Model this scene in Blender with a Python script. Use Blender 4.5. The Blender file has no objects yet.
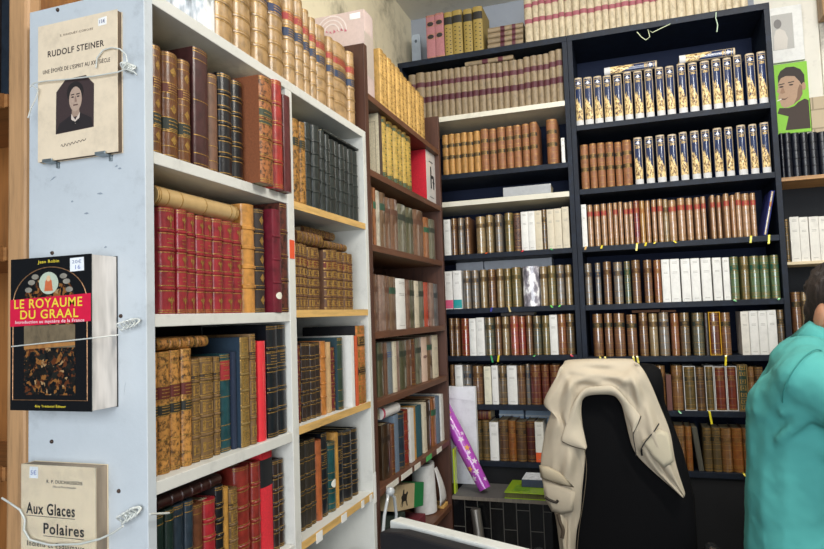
import bpy, bmesh, math, random
from mathutils import Vector, Matrix
random.seed(7)
S = bpy.context.scene
COL = S.collection

# ------------------------------------------------------------------ camera, sky, lights, exposure
cam = bpy.data.cameras.new('camera')
cam.sensor_width = 36.0
cam.lens = 36.0 * 647.708 / 824
cam.clip_start = 0.02
camo = bpy.data.objects.new('camera', cam)
COL.objects.link(camo)
camo.matrix_world = Matrix(((0.9467, 0.0518, 0.3181, 0.0000), (0.3205, -0.0483, -0.9460, 0.0000), (-0.0336, 0.9975, -0.0623, 0.0000), (0.0000, 0.0000, 0.0000, 1.0000)))
S.camera = camo
S.view_settings.view_transform = 'Standard'
S.view_settings.look = 'None'
S.view_settings.gamma = 1.0
S.view_settings.exposure = 0.15
S.view_settings.use_curve_mapping = False
world = bpy.data.worlds.new('world')
S.world = world
world.use_nodes = True
bg = world.node_tree.nodes['Background']
bg.inputs[0].default_value = (0.80, 0.90, 1.0, 1)
bg.inputs[1].default_value = 0.07

def area(name, loc, target, sx, sy, power, color):
    l = bpy.data.lights.new(name, 'AREA')
    l.shape = 'RECTANGLE'
    l.size, l.size_y, l.energy, l.color = sx, sy, power, color
    o = bpy.data.objects.new(name, l)
    COL.objects.link(o)
    o.location = loc
    o.rotation_euler = (Vector(target) - Vector(loc)).to_track_quat('-Z', 'Y').to_euler()
    return o
area('daylight_from_shop_front', (0.35, -1.9, 0.25), (0.1, 2.6, 0.0), 1.9, 2.2, 92, (0.90, 0.95, 1.0))
area('daylight_from_side_window', (-1.6, -1.5, 0.5), (-0.7, 0.9, 0.1), 1.0, 1.6, 8, (0.84, 0.92, 1.0))
area('ceiling_tube_light', (0.55, 0.85, 1.37), (-0.1, 1.2, 0.0), 0.16, 1.3, 42, (1.0, 0.955, 0.87))
area('back_tube_light', (0.25, 1.75, 1.38), (0.1, 2.4, 0.0), 1.3, 0.16, 13, (1.0, 0.965, 0.90))

# ------------------------------------------------------------------ helpers
def lin(h, a=1.0):
    h = h.lstrip('#')
    c = [int(h[i:i + 2], 16) / 255 for i in (0, 2, 4)]
    return [x / 12.92 if x <= 0.04045 else ((x + 0.055) / 1.055) ** 2.4 for x in c] + [a]

MATS = {}
def mat(hexc, kind='leather'):
    k = (hexc, kind)
    if k in MATS:
        return MATS[k]
    m = bpy.data.materials.new(kind + '_' + hexc.strip('#'))
    m.use_nodes = True
    nt = m.node_tree
    N, Lk = nt.nodes, nt.links
    p = N['Principled BSDF']
    c = lin(hexc)
    p.inputs['Base Color'].default_value = c
    def noise(scale, detail=4, rough=0.6, stretch=None):
        tc = N.new('ShaderNodeTexCoord')
        oi = N.new('ShaderNodeObjectInfo')
        ad = N.new('ShaderNodeVectorMath'); ad.operation = 'ADD'
        mu = N.new('ShaderNodeMath'); mu.operation = 'MULTIPLY'; mu.inputs[1].default_value = 37.0
        Lk.new(oi.outputs['Random'], mu.inputs[0])
        Lk.new(tc.outputs['Object'], ad.inputs[0]); Lk.new(mu.outputs[0], ad.inputs[1])
        src = ad.outputs[0]
        if stretch:
            mp = N.new('ShaderNodeMapping'); mp.inputs['Scale'].default_value = stretch
            Lk.new(src, mp.inputs[0]); src = mp.outputs[0]
        n = N.new('ShaderNodeTexNoise')
        n.inputs['Scale'].default_value = scale
        n.inputs['Detail'].default_value = detail
        n.inputs['Roughness'].default_value = rough
        Lk.new(src, n.inputs['Vector'])
        return n
    def ramp(n, stops):
        r = N.new('ShaderNodeValToRGB')
        e = r.color_ramp.elements
        e[0].position, e[0].color = stops[0]
        e[1].position, e[1].color = stops[-1]
        for s in stops[1:-1]:
            x = e.new(s[0]); x.color = s[1]
        Lk.new(n.outputs[0], r.inputs[0])
        Lk.new(r.outputs[0], p.inputs['Base Color'])
    def bump(n, s, d=0.001):
        b = N.new('ShaderNodeBump')
        b.inputs['Strength'].default_value = s
        b.inputs['Distance'].default_value = d
        Lk.new(n.outputs[0], b.inputs['Height']); Lk.new(b.outputs[0], p.inputs['Normal'])
    def sc(f):
        return [min(1, x * f) for x in c[:3]] + [1]
    if kind == 'leather':
        ramp(noise(55), [(0.3, sc(0.48)), (0.5, sc(.82)), (0.72, sc(1.05))]); p.inputs['Roughness'].default_value = 0.30; p.inputs['Specular IOR Level'].default_value = 0.6
        bump(noise(400), 0.25)
    elif kind == 'calf':
        ramp(noise(130, 6, 0.7), [(0.40, sc(0.16)), (0.47, sc(0.6)), (0.52, c), (0.7, sc(1.2))]); p.inputs['Roughness'].default_value = 0.45
    elif kind == 'worn':
        ramp(noise(70, 8, 0.75, (1, 1, .5)), [(0.30, sc(0.5)), (0.5, c), (0.70, sc(1.3))]); p.inputs['Roughness'].default_value = 0.55
    elif kind == 'plastic':
        ramp(noise(60), [(0.3, sc(0.5)), (0.5, sc(.72)), (0.72, sc(.88))]); p.inputs['Roughness'].default_value = 0.35
        p.inputs['Coat Weight'].default_value = 1.0; p.inputs['Coat Roughness'].default_value = 0.06; p.inputs['Coat IOR'].default_value = 1.95
    elif kind == 'foil':
        n = noise(45, 3, 0.5, (1, 1, .5)); ramp(n, [(0.35, sc(0.35)), (0.5, c), (0.6, (1, 1, 1, 1))])
        p.inputs['Roughness'].default_value = 0.12; p.inputs['Coat Weight'].default_value = 1.0; bump(n, 1.0, 0.006)
    elif kind == 'cloth':
        n = noise(260); ramp(n, [(0.3, sc(0.8)), (0.7, sc(1.12))]); p.inputs['Roughness'].default_value = 0.85; bump(n, 0.2)
    elif kind == 'paper':
        ramp(noise(30, 6, 0.7), [(0.3, sc(0.86)), (0.5, c), (0.7, sc(1.06))]); p.inputs['Roughness'].default_value = 0.6
    elif kind == 'pages':
        ramp(noise(60, 2, 0.5, (14, 1, .2)), [(0.35, sc(0.68)), (0.65, c)]); p.inputs['Roughness'].default_value = 0.9
    elif kind == 'gold':
        p.inputs['Metallic'].default_value = 0.55; p.inputs['Roughness'].default_value = 0.4
        ramp(noise(300, 2), [(0.35, sc(0.5)), (0.55, c)])
    elif kind == 'metal':
        p.inputs['Metallic'].default_value = 0.8; p.inputs['Roughness'].default_value = 0.38
        ramp(noise(40, 3, .5, (1, 1, .1)), [(0.3, sc(0.8)), (0.7, c)])
    elif kind == 'print':
        p.inputs['Roughness'].default_value = 0.6
        ramp(noise(500, 2), [(0.3, sc(0.85)), (0.6, c)])
    elif kind == 'gloss':
        p.inputs['Roughness'].default_value = 0.18; p.inputs['Coat Weight'].default_value = 0.7; p.inputs['Coat Roughness'].default_value = 0.08
        ramp(noise(90, 3), [(0.3, sc(0.9)), (0.7, c)])
    elif kind == 'wood':
        ramp(noise(9, 8, 0.65, (9, 9, .7)), [(0.3, sc(0.62)), (0.5, c), (0.7, sc(1.18))]); p.inputs['Roughness'].default_value = 0.5
    elif kind == 'woodx':
        ramp(noise(9, 8, 0.65, (.7, 9, 9)), [(0.3, sc(0.62)), (0.5, c), (0.7, sc(1.18))]); p.inputs['Roughness'].default_value = 0.5
    elif kind == 'woody':
        ramp(noise(9, 8, 0.65, (9, .7, 9)), [(0.3, sc(0.62)), (0.5, c), (0.7, sc(1.18))]); p.inputs['Roughness'].default_value = 0.5
    elif kind == 'paint':
        n = noise(14, 10, 0.72); ramp(n, [(0.28, sc(0.78)), (0.45, c), (0.7, sc(1.05))]); p.inputs['Roughness'].default_value = 0.55
        bump(noise(180, 5), 0.25)
    elif kind == 'scuffed':
        ramp(noise(30, 12, 0.8), [(0.3, sc(0.55)), (0.50, c), (0.62, sc(1.8)), (0.72, sc(6))]); p.inputs['Roughness'].default_value = 0.55; p.inputs['Specular IOR Level'].default_value = 0.3
    elif kind == 'plaster':
        n = noise(3.2, 12, 0.7); ramp(n, [(0.36, sc(0.45)), (0.43, sc(0.8)), (0.5, c), (0.75, sc(1.1))]); p.inputs['Roughness'].default_value = 0.9
        bump(noise(60, 8), 0.4, 0.004)
    elif kind == 'fabric':
        n = noise(700, 3); p.inputs['Roughness'].default_value = 0.85
        ramp(noise(6, 5), [(0.3, sc(0.88)), (0.7, sc(1.06))]); bump(n, 0.3, 0.0008)
    elif kind == 'matte':
        n = noise(500, 3); p.inputs['Roughness'].default_value = 0.8; p.inputs['Specular IOR Level'].default_value = 0.12; ramp(n, [(0.3, sc(0.7)), (0.7, sc(1.3))])
    elif kind == 'skin':
        p.inputs['Subsurface Weight'].default_value = 0.12; p.inputs['Roughness'].default_value = 0.5
        ramp(noise(18, 6), [(0.3, sc(0.8)), (0.5, c), (0.7, sc(1.08))])
    elif kind == 'hair':
        n = noise(60, 6, 0.7, (1, 1, .25)); ramp(n, [(0.35, sc(0.4)), (0.55, c), (0.68, sc(2.2))]); p.inputs['Roughness'].default_value = 0.55
        bump(n, 1.0, 0.008)
    elif kind == 'tile':
        tc = N.new('ShaderNodeTexCoord'); mp = N.new('ShaderNodeMapping')
        mp.inputs['Rotation'].default_value = (math.pi / 2, 0, math.pi / 2)
        sep = N.new('ShaderNodeSeparateXYZ'); cmb = N.new('ShaderNodeCombineXYZ')
        Lk.new(tc.outputs['Object'], sep.inputs[0])
        Lk.new(sep.outputs['Z'], cmb.inputs[0]); Lk.new(sep.outputs['X'], cmb.inputs[1])
        b = N.new('ShaderNodeTexBrick'); Lk.new(cmb.outputs[0], b.inputs['Vector'])
        b.inputs['Scale'].default_value = 1.0
        b.inputs['Brick Width'].default_value = 0.145; b.inputs['Row Height'].default_value = 0.0485
        b.inputs['Mortar Size'].default_value = 0.0016
        b.inputs['Color1'].default_value = c; b.inputs['Color2'].default_value = sc(1.6); b.inputs['Mortar'].default_value = lin('#5c5a54')
        Lk.new(b.outputs['Color'], p.inputs['Base Color']); p.inputs['Roughness'].default_value = 0.2
    elif kind == 'painting':
        tc = N.new('ShaderNodeTexCoord'); v = N.new('ShaderNodeTexVoronoi')
        n = noise(40, 4); mx = N.new('ShaderNodeVectorMath'); mx.operation = 'ADD'
        s2 = N.new('ShaderNodeVectorMath'); s2.operation = 'SCALE'; s2.inputs['Scale'].default_value = 0.035
        Lk.new(n.outputs['Color'], s2.inputs[0]); Lk.new(tc.outputs['Object'], mx.inputs[0]); Lk.new(s2.outputs[0], mx.inputs[1])
        v.inputs['Scale'].default_value = 190; Lk.new(mx.outputs[0], v.inputs['Vector'])
        r = N.new('ShaderNodeValToRGB'); e = r.color_ramp.elements
        e[0].position = 0; e[0].color = lin('#0e1012'); e[1].position = 1; e[1].color = lin('#2c4a50')
        for pos, h in ((.35, '#1a1714'), (.5, '#5a3018'), (.62, '#8a5a2c'), (.72, '#20201c'), (.85, '#a8855c')):
            x = e.new(pos); x.color = lin(h)
        r.color_ramp.interpolation = 'CONSTANT'
        Lk.new(v.outputs['Color'], r.inputs[0]); Lk.new(r.outputs[0], p.inputs['Base Color'])
        p.inputs['Roughness'].default_value = 0.2; p.inputs['Coat Weight'].default_value = 0.5
    elif kind == 'brick':
        tc = N.new('ShaderNodeTexCoord'); sep = N.new('ShaderNodeSeparateXYZ'); cmb = N.new('ShaderNodeCombineXYZ')
        Lk.new(tc.outputs['Object'], sep.inputs[0]); Lk.new(sep.outputs['X'], cmb.inputs[0]); Lk.new(sep.outputs['Z'], cmb.inputs[1])
        b = N.new('ShaderNodeTexBrick'); Lk.new(cmb.outputs[0], b.inputs['Vector'])
        b.inputs['Brick Width'].default_value = 0.11; b.inputs['Row Height'].default_value = 0.075; b.inputs['Mortar Size'].default_value = 0.003
        b.inputs['Scale'].default_value = 1.0
        b.inputs['Color1'].default_value = c; b.inputs['Color2'].default_value = sc(0.85); b.inputs['Mortar'].default_value = sc(0.55)
        Lk.new(b.outputs['Color'], p.inputs['Base Color']); p.inputs['Roughness'].default_value = 0.9
    elif kind == 'picture':
        ramp(noise(150, 5, 0.7, (1, 1, .6)), [(0.34, lin('#22305a')), (0.42, lin('#5c3d22')), (0.50, c), (0.58, sc(1.15)), (0.68, lin('#efe2bc'))]); p.inputs['Roughness'].default_value = 0.3
    elif kind == 'clear':
        p.inputs['Transmission Weight'].default_value = 1.0; p.inputs['Roughness'].default_value = 0.15; p.inputs['IOR'].default_value = 1.25
        bump(noise(40, 3), 0.3, 0.003)
    MATS[k] = m
    return m

GOLD = ('#b08a48', 'gold')

class MB:
    """collects shapes for ONE mesh"""
    def __init__(s):
        s.v, s.f = [], []
    def add(s, vs, fs):
        o = len(s.v)
        s.v += [tuple(v) for v in vs]
        s.f += [tuple(i + o for i in f) for f in fs]
        return s
    def box(s, x0, y0, z0, x1, y1, z1):
        x0, x1 = min(x0, x1), max(x0, x1); y0, y1 = min(y0, y1), max(y0, y1); z0, z1 = min(z0, z1), max(z0, z1)
        return s.add([(x0, y0, z0), (x1, y0, z0), (x1, y1, z0), (x0, y1, z0), (x0, y0, z1), (x1, y0, z1), (x1, y1, z1), (x0, y1, z1)],
                     [(3, 2, 1, 0), (4, 5, 6, 7), (0, 1, 5, 4), (1, 2, 6, 5), (2, 3, 7, 6), (3, 0, 4, 7)])
    def prism(s, poly, axis, a, b):
        """poly in the two other axes, extruded along axis from a to b"""
        n = len(poly)
        def P(u, w, t):
            return {'x': (t, u, w), 'y': (u, t, w), 'z': (u, w, t)}[axis]
        vs = [P(u, w, a) for u, w in poly] + [P(u, w, b) for u, w in poly]
        return s.add(vs, [tuple(range(n))[::-1], tuple(range(n, 2 * n))] + [(i, (i + 1) % n, n + (i + 1) % n, n + i) for i in range(n)])
    def tube(s, pts, r, n=10, closed=False, cap=True):
        pts = [Vector(p) for p in pts]
        m = len(pts)
        rs = r if isinstance(r, (list, tuple)) else [r] * m
        ref = None
        vs = []
        for i, p in enumerate(pts):
            if closed:
                t = pts[(i + 1) % m] - pts[i - 1]
            else:
                t = pts[min(i + 1, m - 1)] - pts[max(i - 1, 0)]
            t.normalize()
            if ref is None:
                ref = Vector((0, 0, 1)) if abs(t.z) < 0.9 else Vector((1, 0, 0))
            a = t.cross(ref).normalized(); b = a.cross(t).normalized(); ref = b
            for k in range(n):
                q = 2 * math.pi * k / n
                vs.append(p + (a * math.cos(q) + b * math.sin(q)) * rs[i])
        fs = []
        for i in range(m if closed else m - 1):
            j = (i + 1) % m
            for k in range(n):
                k2 = (k + 1) % n
                fs.append((i * n + k, i * n + k2, j * n + k2, j * n + k))
        if not closed and cap:
            fs.append(tuple(range(n))[::-1]); fs.append(tuple((m - 1) * n + k for k in range(n)))
        return s.add(vs, fs)
    def lathe(s, c, prof, n=20):
        """prof: list of (r, z) around vertical axis at c"""
        vs = []
        for r, z in prof:
            for k in range(n):
                q = 2 * math.pi * k / n
                vs.append((c[0] + r * math.cos(q), c[1] + r * math.sin(q), c[2] + z))
        fs = []
        for i in range(len(prof) - 1):
            for k in range(n):
                k2 = (k + 1) % n
                fs.append((i * n + k, i * n + k2, (i + 1) * n + k2, (i + 1) * n + k))
        fs.append(tuple(range(n))[::-1]); fs.append(tuple((len(prof) - 1) * n + k for k in range(n)))
        return s.add(vs, fs)
    def ball(s, c, r, n=12, sx=1, sy=1, sz=1, rot=None):
        vs, fs = [], []
        for i in range(1, n):
            th = math.pi * i / n
            for k in range(2 * n):
                ph = math.pi * k / n
                v = Vector((sx * r * math.sin(th) * math.cos(ph), sy * r * math.sin(th) * math.sin(ph), sz * r * math.cos(th)))
                if rot: v = rot @ v
                vs.append(Vector(c) + v)
        m = 2 * n
        for i in range(n - 2):
            for k in range(m):
                fs.append((i * m + k, (i + 1) * m + k, (i + 1) * m + (k + 1) % m, i * m + (k + 1) % m))
        t = Vector((0, 0, sz * r)); b = -t
        if rot: t = rot @ t; b = rot @ b
        vs += [Vector(c) + t, Vector(c) + b]
        T, B = len(vs) - 2, len(vs) - 1
        for k in range(m):
            fs.append((T, k, (k + 1) % m)); fs.append((B, (n - 2) * m + (k + 1) % m, (n - 2) * m + k))
        return s.add(vs, fs)
    def cone(s, p0, r0, p1, r1, n=14):
        s.ball(p0, r0, 8); s.ball(p1, r1, 8)
        return s.tube([p0, p1], [r0, r1], n)
    def mesh(s, name):
        me = bpy.data.meshes.new(name)
        me.from_pydata(s.v, [], s.f)
        return me
    def build(s, name, m, parent=None, smooth=False, bevel=0, angle=40, fix=False, loc=None):
        me = s.mesh(name)
        if fix or loc:
            b = bmesh.new(); b.from_mesh(me)
            if loc: bmesh.ops.translate(b, verts=b.verts, vec=-Vector(loc))
            if fix: bmesh.ops.recalc_face_normals(b, faces=b.faces)
            b.to_mesh(me); b.free()
        for mm in (m if isinstance(m, list) else [m]):
            me.materials.append(mat(*mm))
        o = bpy.data.objects.new(name, me)
        COL.objects.link(o)
        if parent: o.parent = parent
        if loc: o.location = loc
        if smooth:
            me.polygons.foreach_set('use_smooth', [True] * len(me.polygons))
            me.set_sharp_from_angle(angle=math.radians(angle))
        if bevel:
            md = o.modifiers.new('bevel', 'BEVEL'); md.width = bevel; md.segments = 2; md.limit_method = 'ANGLE'
        return o

def tag(o, label=None, cat=None, group=None, kind=None):
    if label: o['label'] = label
    if cat: o['category'] = cat
    if group: o['group'] = group
    if kind: o['kind'] = kind
    return o

def empty(name, loc=(0, 0, 0), rz=0.0):
    o = bpy.data.objects.new(name, None)
    o.empty_display_size = 0.03
    COL.objects.link(o)
    o.location = loc; o.rotation_euler = (0, 0, rz)
    return o

def remesh(mb, name, voxel, m, parent=None, smooth_it=6):
    """fuse overlapping closed shapes into one continuous surface"""
    o = mb.build(name, m, None)
    md = o.modifiers.new('r', 'REMESH'); md.mode = 'VOXEL'; md.voxel_size = voxel
    sm = o.modifiers.new('s', 'SMOOTH'); sm.iterations = smooth_it; sm.factor = 0.5
    dg = bpy.context.evaluated_depsgraph_get(); dg.update()
    me = bpy.data.meshes.new_from_object(o.evaluated_get(dg))
    o.modifiers.clear()
    old = o.data; o.data = me; bpy.data.meshes.remove(old)
    me.name = name
    me.polygons.foreach_set('use_smooth', [True] * len(me.polygons))
    if parent: o.parent = parent
    return o

def text(name, body, m, parent, x0, x1, z0, z1, y, facing='-Y', rot90=False, bold=0.0):
    """lettering fitted into a rectangle on a vertical plane (local coordinates of the parent)"""
    cu = bpy.data.curves.new(name, 'FONT')
    cu.body = body; cu.size = 1; cu.extrude = 0.01; cu.offset = bold; cu.space_character = 1.12
    tmp = bpy.data.objects.new(name, cu)
    COL.objects.link(tmp)
    dg = bpy.context.evaluated_depsgraph_get(); dg.update()
    me = bpy.data.meshes.new_from_object(tmp.evaluated_get(dg))
    bpy.data.objects.remove(tmp); bpy.data.curves.remove(cu)
    xs = [v.co.x for v in me.vertices]; ys = [v.co.y for v in me.vertices]
    ax, bx, ay, by = min(xs), max(xs), min(ys), max(ys)
    for v in me.vertices:
        u = (v.co.x - ax) / (bx - ax); w = (v.co.y - ay) / (by - ay)
        if rot90: u, w = 1 - w, u
        v.co = (x0 + u * (x1 - x0), y - 0.0002 + v.co.z * 0.01, z0 + w * (z1 - z0))
    me.materials.clear(); me.materials.append(mat(*m))
    o = bpy.data.objects.new(name, me); COL.objects.link(o)
    if parent: o.parent = parent
    return o

# ------------------------------------------------------------------ room
FLOOR, CEIL = -1.28, 1.415
AX, DY = 0.6784, 2.6            # front plane of the left cases (x = -AX), front of the black cases (y = DY)
XL, YB = -0.934, 2.89
def struct(name, mb, m):
    return tag(mb.build(name, m), kind='structure')
struct('floor', MB().box(-2.0, -2.6, FLOOR - .05, 2.6, 3.0, FLOOR), ('#3f362e', 'woodx'))
struct('ceiling', MB().box(-2.0, -0.4, CEIL, 2.6, 3.0, CEIL + .05), ('#d8d4c8', 'paint'))
struct('wall_back', MB().box(-2.0, YB, FLOOR, .536, YB + .1, CEIL), ('#8e949e', 'paint'))  # left stretch coloured grey-blue to stand for the shadow above the cases
struct('wall_back', MB().box(.536, YB, FLOOR, 2.6, YB + .1, CEIL), ('#dcd8cc', 'paint'))
struct('wall_left', MB().box(XL - .08, 1.02, FLOOR, XL, YB, CEIL), ('#d6cdb2', 'plaster'))
struct('wall_right', MB().box(2.2, -0.4, FLOOR, 2.3, YB, CEIL), ('#c9bfae', 'plaster'))
struct('trim_1', MB().box(0.757, YB - .016, 0.62, 0.79, YB, CEIL), ('#e6e0d2', 'plaster'))
struct('trim_2', MB().box(0.7075, YB - .012, 0.62, 0.756, YB, 0.80).box(.79, YB - .014, 0.62, 1.4, YB, 0.86), ('#c8b79b', 'brick'))

# white bookcase with two bays
wc = empty('bookcase', (-AX - .115, .7818, FLOOR))
tag(wc, 'white painted bookcase with two bays of leather books, scuffed side panel coloured bluish for daylight', 'bookcase')
def part(root, name, mb, m, **k):
    o = mb.build(name, m, None, **k)
    o.parent = root
    o.matrix_parent_inverse = Matrix.Translation(-Vector(root.location))
    return o
WP = ('#cfcfc9', 'paint')
WS = ('#bcc3c8', 'paint')  # same white paint, with the cool daylight on the side panel mixed in
XB_ = -.908
part(wc, 'side_panel', MB().box(XB_, .7818, FLOOR, -AX, .8005, .515), WS, bevel=.0012)
part(wc, 'divider', MB().box(XB_ + .006, 1.2084, FLOOR, -AX, 1.2350, .4947), WP, bevel=.0012)
part(wc, 'end_panel', MB().box(XB_, 1.632, FLOOR, -AX, 1.652, .515), WP, bevel=.0012)
part(wc, 'top_board', MB().box(XB_, .8005, .4947, -AX, 1.632, .515), WP, bevel=.0012)
part(wc, 'back_panel', MB().box(XB_, .8005, FLOOR, XB_ + .006, 1.2215, .4947), ('#2b2724', 'paint'))  # near bay back coloured dark to stand for the shade inside the shelves
part(wc, 'back_panel', MB().box(XB_, 1.2217, FLOOR, XB_ + .006, 1.632, .4947), ('#98a3ae', 'paint'))
for z in (.2635, .0142, -.2343, -.462, -.70, -.95, -1.2):
    part(wc, 'shelf', MB().box(XB_ + .006, .8005, z - .0193, -AX - .001, 1.2084, z), WP, bevel=.001)
for z in (.2541, .0193, -.2283, -.4684, -.70, -.95, -1.2):
    s = part(wc, 'shelf', MB().box(XB_ + .006, 1.2350, z - .0163, -AX - .0025, 1.632, z), WP)
    e = part(wc, 'shelf_edge', MB().box(-AX - .0025, 1.2350, z - .0163, -AX, 1.632, z), ('#d3ab68', 'woody'))
    tag(e, 'bare pale wood front edge')
for y, z in ((1.30, -.4684), (1.43, -.4684), (1.55, -.4684), (1.605, -.4684)):
    tag(part(wc, 'price_tag', MB().box(-AX, y, z - .024 + .004 * (y > 1.4), -AX + .0008, y + (.03 if y < 1.5 else .018), z - .002), ('#e9e9e6', 'paper')), 'small white paper tag')
tag(part(wc, 'price_tag', MB().box(-AX, 1.211, .128, -AX + .0008, 1.231, .168), ('#e2562f', 'print')), 'orange paper sticker')
tag(part(wc, 'price_tag', MB().box(-AX, 1.637, -.50, -AX + .0008, 1.652, -.42), ('#e9e9e6', 'paper')), 'white paper tag on end panel')
for p in [(-0.8475, 0.7818, 0.5079), (-0.8585, 0.7818, 0.1163), (-0.8592, 0.7818, -0.1765), (-0.7251, 0.7818, 0.0131), (-0.7306, 0.7818, -0.2448)]:
    part(wc, 'nail', MB().ball((p[0], .7815, p[2]), .0032, 6), ('#5a4a42', 'metal'))
for p, l, a in [((-0.8638, 0.7818, 0.2315), 0.013, 0.006), ((-0.7697, 0.7818, 0.2020), 0.012, -0.001), ((-0.7953, 0.7818, 0.1731), 0.01, 0.0), ((-0.8211, 0.7818, 0.1941), 0.005, 0), ((-0.7349, 0.7818, 0.2404), 0.006, 0.001), ((-0.7566, 0.7818, 0.1176), 0.006, 0.001), ((-0.7203, 0.7818, -0.1042), 0.003, 0.02), ((-0.7292, 0.7818, 0.2367), 0.007, 0)]:
    part(wc, 'scuff_mark', MB().prism([(p[0], p[2]), (p[0] + l * .5, p[2] - .001 + a * .5), (p[0] + l, p[2] + a), (p[0] + l * .6, p[2] + .0025 + a * .6), (p[0] + .1 * l, p[2] + .0012)], 'y', .7816, .7819), ('#8d98a3', 'print'))

# dark brown bookcase
BW = ('#4e2f22', 'wood'); BWS = ('#633f2b', 'woody')
bc = empty('bookcase', (-AX - .12, 1.66, FLOOR))
tag(bc, 'dark brown wooden bookcase standing between the white case and the black cases', 'bookcase')
BX = -.92
part(bc, 'side_panel', MB().box(BX, 1.656, FLOOR, -AX, 1.680, .772), BW, bevel=.001)
part(bc, 'side_panel', MB().box(BX, 2.396, FLOOR, -AX, 2.416, .772), BW, bevel=.001)
part(bc, 'back_panel', MB().box(BX, 1.680, FLOOR, BX + .006, 2.396, .70), ('#4a2c20', 'wood'))
for z in (.636, .4163, .2022, -.0444, -.2351, -.4761, -.715, -.98):
    part(bc, 'shelf', MB().box(BX + .006, 1.680, z - .019, -AX - .001, 2.396, z), BWS, bevel=.001)
for i in range(5):
    tag(part(bc, 'price_tag', MB().box(-AX - .001, 1.73 + i * .125, -.495, -AX, 1.73 + i * .125 + (.10 if i < 2 else .06), -.478), ('#e4e0d4' if i != 3 else '#4fae5c', 'paper')), 'green shelf tag' if i == 3 else 'white shelf tag')

# two black bookcases
BK = ('#0d1624', 'scuffed')
def black_case(x0, x1, shelves, label, white=()):
    r = empty('bookcase', ((x0 + x1) / 2, DY + .135, FLOOR))
    tag(r, label, 'bookcase')
    part(r, 'upright', MB().box(x0, DY, FLOOR, x0 + .019, DY + .27, 1.069), BK, bevel=.001)
    part(r, 'upright', MB().box(x1 - .019, DY, FLOOR, x1, DY + .27, 1.069), BK, bevel=.001)
    part(r, 'top_board', MB().box(x0, DY, 1.069, x1, DY + .27, 1.093), BK, bevel=.001)
    part(r, 'back_panel', MB().box(x0 + .019, DY + .262, FLOOR, x1 - .019, DY + .27, 1.069), ('#16223e', 'cloth'))
    for i, z in enumerate(shelves):
        s = part(r, 'shelf', MB().box(x0 + .019, DY + .001, z - .021, x1 - .019, DY + .262, z), ('#d6d2c2', 'paint') if i in white else BK, bevel=.001)
        if i in white: tag(s, 'unpainted pale shelf')
    part(r, 'plinth', MB().box(x0 + .019, DY + .012, FLOOR, x1 - .019, DY + .03, shelves[-1] - .021), ('#0c0e12', 'cloth'))
    return r
black_case(-.9085, -.1900, [.8316, .5831, .467, .2431, .0184, -.1756, -.3723, -.5969], 'tall black bookcase in the corner, its second shelf down pale and unpainted', (0, 2))
black_case(-.1890, .5321, [.7245, .4694, .2425, .0154, -.1849, -.3864, -.6054], 'tall black bookcase at right holding dark blue picture-spined volumes and pale green books')

# wooden wall shelves at the far right
for z, t, c, lab in ((.459, .014, '#b98c5c', 'brown wooden wall shelf carrying black bound volumes at far right'), (.147, .011, '#d8c6a2', 'pale wooden wall shelf carrying white books at far right'), (-.13, .013, '#d8cdb8', 'pale wall shelf carrying brown books, beside the seated person')):
    o = MB().box(.5335, 2.68, z - t, 1.35, YB - .007, z).build('wall_shelf', (c, 'woodx'), bevel=.001)
    tag(o, lab, 'shelf')
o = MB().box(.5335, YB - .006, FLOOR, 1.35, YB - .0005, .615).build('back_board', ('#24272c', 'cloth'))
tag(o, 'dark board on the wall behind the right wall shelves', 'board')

# pine bookcase at the left edge
pc = empty('bookcase', (-1.3, .9, FLOOR)); tag(pc, 'golden pine bookcase with rounded shelf fronts at the left edge', 'bookcase')
PN = ('#c8935a', 'wood')
part(pc, 'post', MB().box(-.978, .800, FLOOR, -.9345, .83, 1.2), ('#b58c62', 'wood'), bevel=.006)
part(pc, 'back_panel', MB().box(-1.75, .985, FLOOR, -.9345, .995, 1.2), ('#94602f', 'wood'))
part(pc, 'side_panel', MB().box(-.977, .83, FLOOR, -.958, .985, 1.2), ('#9c6836', 'wood'))
part(pc, 'side_panel', MB().box(-1.75, .80, FLOOR, -1.72, .985, 1.2), PN)
for z in (.395, .135, -.225, -.50, -.8, -1.1):
    part(pc, 'shelf', MB().box(-1.72, .80, z - .022, -.978, .985, z).tube([(-1.72, .80, z - .011), (-.985, .80, z - .011)], .013, 12), ('#9c6c3e', 'woodx'), smooth=True)

for i, (x, w, h, c) in enumerate(((-1.012, .030, .27, '#1c2530'), (-1.048, .033, .25, '#2a1f1c'))):
    o = MB().box(x, .815, .3953, x + w, .96, .395 + h).build('leather_book', (c, 'leather'), bevel=.002)
    tag(o, ('dark blue-black book' if i == 0 else 'dark brown book') + ' on the upper pine shelf at the left edge', 'book', 'books on the pine bookcase')

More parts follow.
